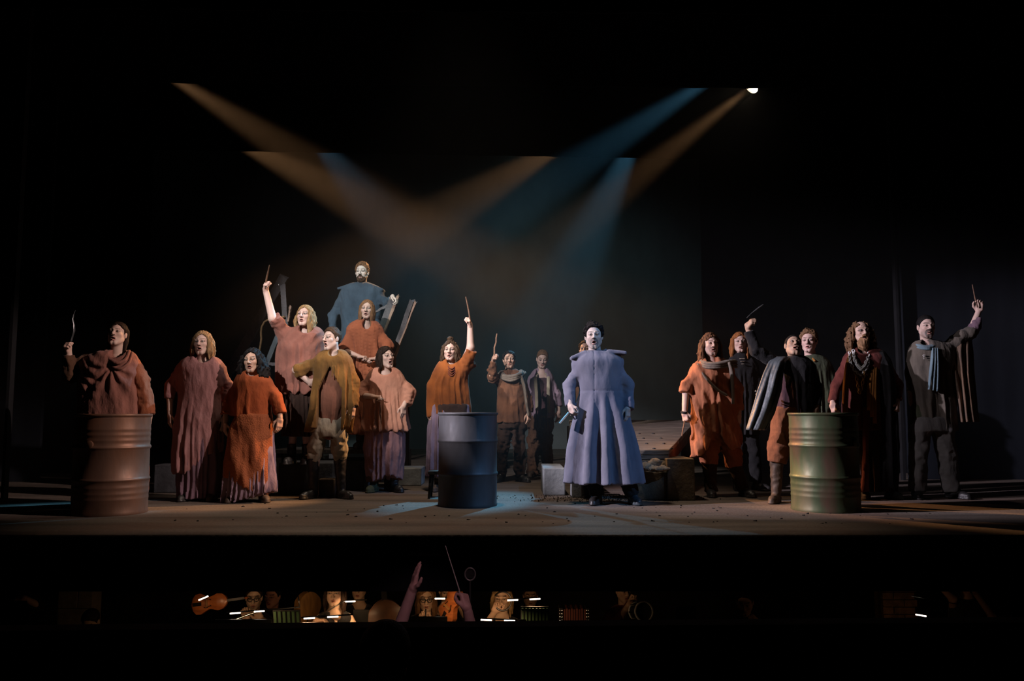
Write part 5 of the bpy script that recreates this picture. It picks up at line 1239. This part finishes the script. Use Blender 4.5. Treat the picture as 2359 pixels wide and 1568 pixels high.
pier(134, 212, 8.9, mat('pit_concrete', (.26, .20, .15), (.17, .135, .10), rough=.9, scale=9, bump=.004), 'pale concrete block pier at the left of the pit', 4, .19, .40, 'block_pier')
pier(2034, 2112, 8.6, mat('pit_brick', (.24, .13, .07), (.12, .07, .04), rough=.9, scale=14, bump=.01), 'rough brown brick pier at the right of the pit', 11, .065, .21, 'brick_pier')
M_bl = mat('black_metal', (.02, .02, .02), rough=.4, scale=5, spec=.5); M_grn = mat('green_ribs', (.035, .07, .03), (.022, .045, .02), rough=.6, scale=8)
def music_stand(px, py, d, label, w=.5, h=.34, ribs=0, yaw=0.0, m=None):
    """px, py: middle of the upper edge of the desk"""
    c = W(px, py, d); rt = empty('music_stand', (c[0], d, ZP)); tag(rt, label, 'music stand', 'music stands in the pit')
    R = rotz(yaw) @ rotx(.30)
    MB().box(c + R @ np.array((0, 0, -h / 2)), (w / 2, .006, h / 2), R).build('desk', m or M_bl, rt)
    MB().box(c + R @ np.array((0, .035, -h)), (w / 2, .04, .006), R).build('ledge', m or M_bl, rt)
    for i in range(ribs):
        MB().box(c + R @ np.array((-w / 2 + w * (i + .5) / ribs, -.012, -h / 2)), (w / ribs * .28, .008, h / 2 - .01), R).build('rib', M_grn, rt)
    q = c + R @ np.array((0, -.02, -h / 2))
    MB().tube([q, (q[0], q[1], ZP + .25)], .011, 8).build('pole', M_bl, rt, smooth=True)
    for k in range(3):
        t = k * 2.094 + .3; MB().tube([(q[0], q[1], ZP + .28), (q[0] + .26 * math.cos(t), q[1] + .26 * math.sin(t), ZP)], .009, 6).build('leg', M_bl, rt)
def stand_lamp(p0, p1, d, bulbs, label, power=.22, stem=None, bent=None):
    a, b_ = W(*p0, d), W(*p1, d); rt = empty('stand_lamp', tuple(a)); tag(rt, label, 'lamp', 'lamps on the music stands')
    MB().tube([a, b_], .0065, 6).build('bar', M_bl, rt, smooth=True)
    if stem: MB().tube([b_ if stem[2] else a, W(stem[0], stem[1], d)], .006, 6).build('stem', mat('stem_steel', (.45, .43, .40), rough=.3, metal=.9), rt, smooth=True)
    dr = (b_ - a) / np.linalg.norm(b_ - a)
    for t in bulbs:
        c = a + (b_ - a) * t
        MB().tube([c - dr * .046 + (0, -.004, -.008), c + dr * .046 + (0, -.004, -.008)], .0065, 8).build('tube_bulb', emis('tube_bulb', (1.0, .80, .62), 1.6), rt, smooth=True)
        l = bpy.data.lights.new('stand_lamp_light', 'AREA'); l.energy = power; l.color = (1.0, .60, .30); l.shape = 'RECTANGLE'; l.size = .11; l.size_y = .02; l.spread = math.radians(165)
        o = bpy.data.objects.new('stand_lamp_light', l); COL.objects.link(o); o.location = c + np.array((0, .01, -.03))
        o.rotation_euler = (math.radians(38), 0, 0)
def chair(x, y, m):
    rt = empty('pit_chair', (x, y, ZP)); return rt
def musician(label, px, py, d, top, hair, yaw=0., pitch=0., skin=PALE, arms=None, hands=(None, None), hk=None, mouth=.05, bare=False, face=None, neck=None, hs=1.0, skirt=None):
    d += .5; py -= 7
    sc = F / d; hz_ = ZP + .50; hy = PY_(hz_, d); ky = PY_(ZP + .5, d - .4); ay = PY_(ZP + .04, d - .42)
    a = arms or [[(px - .22 * sc, py + .45 * sc, .05), (px - .08 * sc, py + .50 * sc, .25)], [(px + .22 * sc, py + .45 * sc, .05), (px + .08 * sc, py + .50 * sc, .25)]]
    x_ = lambda dx, dd: CX + (W(px, py, d)[0] + dx) * F / (d - dd) * 1.0
    p = Person(label, d, (px, py), (px, py + .155 * sc), [(px - .17 * sc, py + .21 * sc), (px + .17 * sc, py + .21 * sc)], a, list(hands), (px, hy),
        [[(x_(-.10, 0), hy), (x_(-.12, .4), ky, .4), (x_(-.12, .42), ay, .42)], [(x_(.10, 0), hy), (x_(.12, .4), ky, .4), (x_(.12, .42), ay, .42)]],
        yaw=yaw, pitch=pitch, skin=skin, mouth=mouth, ground=ZP, res=.0055, bodyres=.015, face=face, hs=hs)
    X = lambda dx: px + dx * sc; Y_ = lambda dz: py + dz * sc
    sl = [] if bare else [[(X(-.165), Y_(.22), 0, .055), (*a[0][0][:2], a[0][0][2] if len(a[0][0]) > 2 else 0, .05), (*a[0][1][:2], a[0][1][2] - .05, .04)],
                          [(X(.165), Y_(.22), 0, .055), (*a[1][0][:2], a[1][0][2] if len(a[1][0]) > 2 else 0, .05), (*a[1][1][:2], a[1][1][2] - .05, .04)]]
    p.garment('top', top, [(Y_(.17), X(-.07), X(.07), .08), (Y_(.19), X(-.13), X(.13)), (Y_(.23), X(-.18), X(.18)), (Y_(.36), X(-.18), X(.18)), (Y_(.55), X(-.16), X(.16)), (hy, X(-.18), X(.18))], sl, res=.014, fold=dict(n=9, amp=.008, seed=3), neck=neck and (X(0), Y_(.17), neck[0], neck[1]))
    p.garment('trousers', C_black, [], [[(x_(-.09, 0), hy, 0, .10), (x_(-.12, .4), ky, .4, .075), (x_(-.12, .42), ay, .42, .06)], [(x_(.09, 0), hy, 0, .10), (x_(.12, .4), ky, .4, .075), (x_(.12, .42), ay, .42, .06)]], res=.016)
    p.hair(hair, res=.0075, **(hk or {}))
    # the chair below
    c = W(px, py, d); rt = empty('pit_chair', (c[0], d, ZP)); tag(rt, 'black chair under the ' + ' '.join(label.split()[:10]), 'chair', 'chairs in the pit')
    MB().box((c[0], d - .08, ZP + .405), (.20, .20, .02)).build('seat', M_bl, rt, bevel=.01)
    MB().box((c[0], d + .20, ZP + .68), (.19, .012, .14), rotx(-.1)).build('backrest', M_bl, rt, bevel=.008)
    for sx in (-.17, .17):
        MB().tube([(c[0] + sx, d - .25, ZP + .39), (c[0] + sx, d - .27, ZP)], .011, 6).build('leg', M_bl, rt)
        MB().tube([(c[0] + sx, d + .21, ZP + .82), (c[0] + sx, d + .12, ZP + .39), (c[0] + sx, d + .16, ZP)], .011, 6).build('leg', M_bl, rt)
    return p
def glasses(q, put):
    x = np.abs(q[:, 0]) - .032; z = q[:, 2] - .008; r = np.sqrt((x / 1.15) ** 2 + z ** 2); fr = q[:, 1] < -.05
    put(((np.abs(r - .020) < .0032) & fr) * .9, (.02, .02, .02)); put(((np.abs(q[:, 0]) < .012) & (np.abs(q[:, 2] - .012) < .003) & fr) * .9, (.02, .02, .02))
def add_glasses(p):
    b = MB()
    for sx in (-1, 1):
        b.tube([p.c + p.R @ (np.array((sx * .032 + .021 * math.cos(t), -.112, .008 + .019 * math.sin(t))) * p.hs) for t in np.linspace(0, 6.283, 17)], .0022, 5, cap=False)
        b.tube([p.c + p.R @ np.array((sx * .053, -.112, .012)), p.c + p.R @ np.array((sx * .078, .0, .012))], .002, 5)
    b.tube([p.c + p.R @ np.array((-.011, -.112, .014)), p.c + p.R @ np.array((.011, -.112, .014))], .0022, 5)
    b.build('glasses', M_bl, p.root, smooth=True)
M_vio = mat('violin_varnish', (.42, .13, .035), (.28, .075, .022), rough=.3, scale=9, stretch=(1, 1, 4), spec=.6); M_bass = mat('bass_varnish', (.34, .17, .055), (.22, .11, .035), rough=.35, scale=6, stretch=(6, 6, 1), spec=.5)
M_ebony = mat('ebony', (.012, .010, .010), rough=.35); M_silver = mat('silver_plate', (.75, .74, .72), (.6, .6, .58), rough=.2, metal=1.0)
def fiddle(c, up, nrm, L, label, name='violin', m=None, cat='violin', group='string instruments'):
    """c: middle of the body; up: towards the scroll; nrm: out of the top plate; L: body length"""
    m = m or M_vio; up = np.asarray(up, float); up /= np.linalg.norm(up); n = np.asarray(nrm, float); n -= up * (n @ up); n /= np.linalg.norm(n); s_ = np.cross(up, n)
    R = np.stack((s_, up, n), 1); rt = empty(name, c); tag(rt, label, cat, group); h = .055 * L / .36
    t = np.linspace(-.5, .5, 33); w = L * (np.interp(t, (-.5, -.47, -.38, -.25, -.1, 0, .1, .22, .36, .46, .5), (.02, .16, .275, .29, .21, .165, .19, .235, .215, .12, .02)))
    b = MB(); k = len(t)
    for sg, bow in ((1, .35), (-1, -.3)):
        for i in range(k):
            for q in (-1, -.6, 0, .6, 1): b.v.append(tuple(c + R @ np.array((q * w[i], t[i] * L, sg * h / 2 + bow * h * (1 - q * q) * (w[i] / w.max())))))
    for g in (0, 1):
        for i in range(k - 1):
            for j in range(4):
                a = g * k * 5 + i * 5 + j; f = (a, a + 1, a + 6, a + 5); b.f.append(f if g == 0 else f[::-1])
    for i in range(k - 1):
        a = i * 5; e = k * 5 + a; b.f += [(a, a + 5, e + 5, e), (a + 4, e + 4, e + 9, a + 9)]
    b.build('body', m, rt, smooth=True, angle=40)
    MB().box(c + R @ np.array((0, L * .62, h * .45)), (L * .035, L * .36, L * .012), R).build('fingerboard', M_ebony, rt)
    MB().box(c + R @ np.array((0, L * .66, h * .22)), (L * .028, L * .22, L * .035), R).build('neck', m, rt)
    MB().tube([c + R @ np.array((0, L * .88, h * .1)), c + R @ np.array((0, L * .99, h * .05)), c + R @ np.array((0, L * 1.06, h * .3)), c + R @ np.array((0, L * 1.02, h * .6))], [L * .035, L * .032, L * .035, L * .025], 8).build('scroll', m, rt, smooth=True)
    MB().box(c + R @ np.array((0, -L * .05, h * .95)), (L * .11, L * .010, L * .05), R).build('bridge', M_bass, rt)
    MB().box(c + R @ np.array((0, -L * .33, h * .80)), (L * .05, L * .12, L * .012), R).build('tailpiece', M_ebony, rt)
    for sx in (-1, 1):
        f_ = [c + R @ np.array((sx * L * (.105 + .022 * math.sin(u * 5)), L * (-.14 + .20 * u), h * .86)) for u in np.linspace(0, 1, 7)]
        MB().tube(f_, [L * .016, L * .008, L * .009, L * .010, L * .009, L * .008, L * .016], 6).build('sound_hole', M_ebony, rt)
    return rt
# musicians, image left to right
p = musician('dark haired pit musician with bowed head at the left pier', 208, 1440, 8.0, C_black, H_dark, pitch=-.55, skin=(.62, .40, .28), hk=dict(th=.010, hl=.062))
p = musician('pit player in black with glasses holding a silver flute', 585, 1384, 8.2, C_black, H_dark, yaw=.22, pitch=-.05, skin=(.62, .42, .30), face=glasses, hk=dict(hl=.070),
    arms=[[(535, 1462, .1), (568, 1424, .28)], [(635, 1450, .1), (600, 1424, .30)]], hands=(dict(pose='hook', a=(-.2, -.2, .9), n=(.3, -1, .1), side=1), dict(pose='hook', a=(-.4, -.2, .8), n=(-.2, -1, .1), side=-1)), neck=(.08, .09))
add_glasses(p)
rod('flute', M_silver, [W(528, 1432, 7.82), W(575, 1414, 7.86), W(612, 1402, 7.98)], .010, 'silver flute across the player with glasses', 'flute')
p = musician('ruddy pit player in black behind the flute player', 628, 1381, 8.9, C_black, H_black, yaw=-.2, skin=(.60, .30, .22))  # skin reddened to show red light on the face
p = musician('pit player in a black lace top with bare arms at the double bass', 771, 1372, 7.6, C_black, H_dark, yaw=.05, pitch=.02, skin=(.70, .46, .32), bare=True, neck=(.062, .17), hk=dict(locks=dict(ang=[(1.0, 5.2, 14)], len=.2, r=.02, out=.015)),
    arms=[[(715, 1465, .1), (728, 1430, .32)], [(822, 1455, .05), (790, 1470, .25)]], hands=(dict(pose='hook', a=(.9, -.1, .1), n=(0, -.4, -1), side=1), None))
p = musician('pit player in a black strapped top behind the bass player', 827, 1362, 8.7, C_black, H_brown, skin=(.66, .42, .28), bare=True, neck=(.085, .10))
p = musician('long haired pit oboist with glasses near the raised left hand', 982, 1386, 7.9, C_black, H_auburn, yaw=.12, pitch=-.02, skin=(.70, .46, .32), face=glasses, hk=dict(locks=dict(ang=[(.85, 5.4, 16)], len=.24, r=.02, out=.012)),
    arms=[[(935, 1465, .1), (968, 1432, .22)], [(1032, 1465, .1), (990, 1428, .24)]], hands=(dict(pose='grip', a=(.3, -.2, .9), n=(.6, -.6, 0), side=1), dict(pose='grip', a=(-.3, -.2, .9), n=(-.6, -.6, 0), side=-1)))
add_glasses(p)
rod('oboe', M_ebony, [W(981, 1402, 7.74), W(980, 1425, 7.66), W(979, 1452, 7.56)], [.006, .011, .018], 'black oboe held by the long haired player', 'oboe')
p = musician('pit violinist in black beside the oboist', 1030, 1368, 8.2, C_black, H_dark, yaw=.15, pitch=-.15, skin=(.66, .42, .28), arms=[[(985, 1440, .1), (1012, 1404, .28)], [(1080, 1440, .05), (1062, 1400, .30)]], hands=(dict(pose='fist', side=1, n=(1, 0, 0)), dict(pose='grip', side=-1, n=(-1, 0, 0))))
fiddle(W(1041, 1392, 7.95), (.35, -.3, .8), (-.55, -.75, .2), .36, 'orange brown violin under the chin beside the conductor hand')
p = musician('fair haired pit player in a black v neck with bare shoulders', 1156, 1384, 7.7, C_black, H_straw, yaw=-.08, pitch=-.03, skin=(.70, .46, .32), bare=True, neck=(.085, .13), hk=dict(locks=dict(ang=[(.95, 5.3, 14)], len=.17, r=.02, out=.018)),
    arms=[[(1108, 1458, .08), (1140, 1408, .20)], [(1200, 1450, .05), (1185, 1480, .2)]], hands=(dict(pose='hook', a=(.35, -.2, .9), n=(.3, -1, 0), side=1), None))
rod('curved_horn_tube', M_ebony, [W(1158 + 20 * math.cos(t), 1384 + 22 * math.sin(t), 7.5) for t in np.linspace(-2.6, 2.4, 22)], .008, 'thin black curved tube before the fair haired player', 'tube')
p = musician('dim pit player in black beyond the ribbed stand', 1222, 1380, 8.9, C_black, H_brown, skin=(.55, .34, .22))
p = musician('dim pit percussionist in maroon reaching across a drum', 1438, 1368, 8.2, C_maroon, H_black, yaw=.2, skin=(.60, .38, .26), arms=[[(1392, 1452, .05), (1405, 1480, .2)], [(1430, 1424, .15), (1452, 1388, .24)]], hands=(None, dict(pose='fist', a=(.4, -.2, .8), n=(.5, -.8, 0), side=-1)))
p = musician('dim pit cellist in black tilting his head over a long bow', 1716, 1394, 8.1, C_black, H_dark, yaw=-.35, pitch=-.3, skin=(.62, .36, .25), hk=dict(hl=.066), arms=[[(1670, 1470, .1), (1690, 1495, .25)], [(1775, 1462, .1), (1745, 1432, .25)]], hands=(None, dict(pose='fist', n=(-1, 0, 0), side=-1)))
rod('long_bow', M_stick, [W(1728, 1416, 7.8), W(1786, 1360, 7.8)], .006, 'long wooden bow slanting up beside the cellist', 'bow')
p = musician('pit player in black at the far right with both arms raised', 2228, 1345, 7.9, C_black, H_dark, yaw=-.1, skin=(.56, .32, .23), arms=[[(2195, 1378, .15), (2168, 1352, .25)], [(2288, 1420, .05), (2245, 1362, .2)]], hands=(dict(pose='relaxed', n=(0, -1, 0), side=1), dict(pose='relaxed', n=(0, -1, 0), side=-1)), bare=True)
rod('thin_conducting_wand', M_silver, [W(2100, 1372, 7.5), W(2210, 1392, 7.5)], .004, 'thin pale rod beside the brick pier', 'rod'); rod('thin_pale_rod', M_silver, [W(2300, 1400, 7.5), W(2352, 1411, 7.5)], .004, 'thin pale rod at the far right of the pit', 'rod')
p = musician('pit player at the far left resting a hand on an instrument', 40, 1335, 8.2, C_black, H_dark, skin=(.60, .38, .28), arms=[[(-10, 1400, .05), (10, 1420, .2)], [(90, 1396, .05), (58, 1378, .20)]], hands=(None, dict(pose='relaxed', a=(-1, 0, 0), n=(0, .3, -1), side=-1)))
fiddle(W(484, 1388, 8.3), (1, .1, .12), (0, -1, .2), .34, 'bright orange violin lying flat on a stand at the left', 'viola')
fiddle(W(709, 1428, 8.75), (-.04, .05, 1), (.72, -.7, 0), .58, 'yellow double bass between the flute and lace top players', 'double_bass', M_bass, 'double bass')
fiddle(W(893, 1470, 8.0), (-.12, .1, 1), (.2, -1, 0), .72, 'dark brown cello leaning left of the raised hand', 'cello', mat('cello_varnish', (.10, .045, .025), (.06, .03, .018), rough=.35), 'cello')
def pit_drum(px, py, d, r, label, m, tilt=-.9, name='snare_drum'):
    c = W(px, py, d); rt = empty(name, (c[0], d, ZP)); tag(rt, label, 'drum'); A = rotz(.25) @ rotx(1.35)
    MB().lathe([(r, -.07), (r, .07)], c, 32, A).build('shell', m, rt, smooth=True)
    for z in (-.075, .075): MB().lathe([(r * .96, z - .012), (r * 1.06, z - .012), (r * 1.06, z + .012), (r * .96, z + .012), (r * .96, z - .012)], c, 32, A).build('hoop', M_bone, rt, smooth=True, angle=40)
    MB().lathe([(.001, .07), (r * .98, .07)], c, 32, A).build('drum_head', mat('drum_skin', (.05, .06, .06), rough=.5), rt)
    for k in range(8):
        t = k * .785; MB().tube([c + A @ np.array((r * 1.03 * math.cos(t), r * 1.03 * math.sin(t), -.07)), c + A @ np.array((r * 1.03 * math.cos(t), r * 1.03 * math.sin(t), .07))], .008, 6).build('lug', M_silver, rt)
    MB().tube([c + (0, .05, -.1), (c[0], d + .05, ZP)], .014, 8).build('stand', M_bl, rt)
pit_drum(1476, 1408, 7.9, .085, 'small drum with a white hoop in the pit', M_bl)
def accordion(px, py, d):
    c = W(px, py, d); rt = empty('squeezebox', (c[0], d, ZP)); tag(rt, 'dark red squeezebox with silver studs on a stand in the pit', 'squeezebox')
    b = MB()
    for i in range(9): b.box(c + ((i - 4) * .024, 0, -.03), (.009, .075 + .008 * (i % 2), .075 + .008 * (i % 2)))
    b.build('bellows', mat('bellows_red', (.12, .035, .025), rough=.6), rt)
    for s_ in (-1, 1):
        MB().box(c + (s_ * .125, 0, -.03), (.02, .09, .09)).build('end_box', M_ebony, rt, bevel=.006)
        b = MB()
        for k in range(10): b.lathe([(.008, 0), (.006, .006), (.001, .008)], c + (s_ * .125, -.09, .04 - k % 5 * .03) + np.array((.010 * (k // 5 * 2 - 1), 0, 0)), 6, rot_axis((0, -1, 0)))
        b.build('studs', M_silver, rt)
    MB().box((c[0], d, (c[2] - .125 + ZP) / 2), (.16, .09, (c[2] - .125 - ZP) / 2)).build('case', M_bl, rt)
accordion(1322, 1410, 8.0)
music_stand(660, 1404, 7.75, 'ribbed green music stand left of the double bass', .25, .30, 6)
music_stand(1232, 1396, 7.3, 'ribbed green music stand right of the fair haired player', .24, .30, 8)
music_stand(18, 1384, 7.6, 'ribbed green music stand at the far left of the pit', .34, .34, 6)
music_stand(560, 1426, 7.5, 'black music stand in front of the flute player', .5, .30)
music_stand(752, 1434, 7.2, 'black music stand in front of the lace top player', .5, .30)
music_stand(1150, 1434, 7.2, 'black music stand in front of the fair haired player', .5, .30)
music_stand(975, 1420, 7.4, 'black music stand in front of the oboist', .42, .30)
music_stand(1580, 1398, 7.8, 'black music stand in the dim right half of the pit', .2, .28, yaw=.2)
music_stand(840, 1404, 8.2, 'black music stand before the strapped top player', .22, .30)
stand_lamp((522, 1411), (690, 1398), 7.55, (.12, .45), 'lamp bar with two glowing tubes over the flute stand', stem=(687, 1372, True))
stand_lamp((694, 1422), (812, 1415), 7.2, (.16, .62), 'lamp bar with two glowing tubes before the lace top player', .3)
stand_lamp((795, 1383), (845, 1381), 7.9, (.25,), 'short lamp with one glowing tube above the bass player', stem=(742, 1414, False))
stand_lamp((1000, 1376), (1030, 1376), 7.6, (.45,), 'short lamp tube above the oboist')
stand_lamp((1170, 1380), (1250, 1376), 7.3, (.14, .78), 'lamp bar with two glowing tubes at the upper right of the fair haired player')
stand_lamp((1100, 1424), (1212, 1428), 7.15, (.18, .66), 'lamp bar with two glowing tubes in front of the fair haired player', .3)
stand_lamp((2112, 1413), (2130, 1416), 7.5, (.5,), 'tiny lamp tube beside the brick pier', .12)
stand_lamp((462, 1378), (476, 1372), 7.7, (.5,), 'small lamp above the orange violin', .10)
# conductor
p = Person('conductor seen from behind with both hands raised above the pit rail', 5.2, (1012, 1500, -.03), (1012, 1556), [(965, 1572), (1060, 1572)],
    [[(918, 1452, -.10), (950, 1358, -.05)], [(1092, 1480, -.10), (1076, 1402, .0)]], [dict(pose='open', a=(.22, .1, 1), n=(.92, .35, 0), side=-1, s=1.0), dict(pose='grip', a=(-.25, .35, .85), n=(-.75, .45, 0), side=1, s=1.0)],
    (1012, 1780), [[(985, 1790), (985, 1930), (985, 2050)], [(1040, 1790), (1040, 1930), (1040, 2050)]], yaw=math.pi, skin=(.50, .30, .29), ground=ZP, armr=1.05)
p.garment('shirt', C_black, [(1552, 985, 1040, .09), (1562, 965, 1060), (1580, 945, 1080), (1680, 950, 1075), (1800, 948, 1078)], [[(966, 1578, 0, .066), (925, 1478, -.08, .062), (919, 1456, -.1, .058)], [(1059, 1578, 0, .066), (1088, 1500, -.08, .062), (1091, 1484, -.1, .058)]], res=.013)
p.garment('trousers', C_black, [(1780, 950, 1076), (1830, 952, 1074)], [[(985, 1820, 0, .09), (985, 2060, 0, .07)], [(1040, 1820, 0, .09), (1040, 2060, 0, .07)]], res=.016)
p.hair(H_dark, th=.012)
rod('conducting_baton', mat('baton_white', (.50, .42, .40), rough=.5), [p.grip[1] + (0, 0, -.03), W(1058, 1358, 5.2), W(1026, 1256, 5.25)], [.007, .004, .002], 'thin pale baton in the raised right hand of the conductor', 'baton')
def ring_stand():
    c = W(1083, 1322, 5.7); rt = empty('ring_stand', (c[0], 5.7, ZP)); tag(rt, 'small oval ring on a thin black stalk above the pit', 'ring stand')
    MB().tube([c + (.035 * math.cos(t), 0, .041 * math.sin(t)) for t in np.linspace(0, 6.283, 25)], .0055, 8, cap=False).build('ring', mat('ring_grey', (.30, .27, .27), rough=.35, metal=.5), rt, smooth=True)
    MB().lathe([(.001, .004), (.030, .004)], c, 24, rot_axis((0, 1, 0))).build('disc', M_bl, rt)
    MB().tube([c + (0, 0, -.045), (c[0], 5.7, ZP)], .006, 8).build('stalk', M_bl, rt, smooth=True)
    MB().lathe([(.001, .02), (.12, .015), (.13, 0)], (c[0], 5.7, ZP), 24).build('foot', M_bl, rt)
ring_stand()
# audience member silhouetted against the rail
p = Person('audience member seen as a dark head below the pit rail', 3.0, (889, 1512, 0), (889, 1612), [(790, 1660), (990, 1660)], [[(770, 1800), (800, 1900, .1)], [(1010, 1800), (980, 1900, .1)]], [None, None], (889, 2000), None, yaw=math.pi, skin=(.4, .28, .22), ground=-.75, bodyres=.02, res=.006)
p.garment('jacket', C_black, [(1600, 840, 940, .09), (1625, 790, 990), (1660, 750, 1030), (1800, 750, 1030), (2030, 760, 1020)], [[(790, 1670, 0, .06), (770, 1800, 0, .055), (800, 1890, .1, .05)], [(990, 1670, 0, .06), (1010, 1800, 0, .055), (980, 1890, .1, .05)]], res=.016)
p.hair(H_black, th=.016, back=-.09)
tag(slab('floor_house', -9, 9, -1.0, 4.4, -1.3, -1.2, M_pit), 'dark auditorium floor', None)
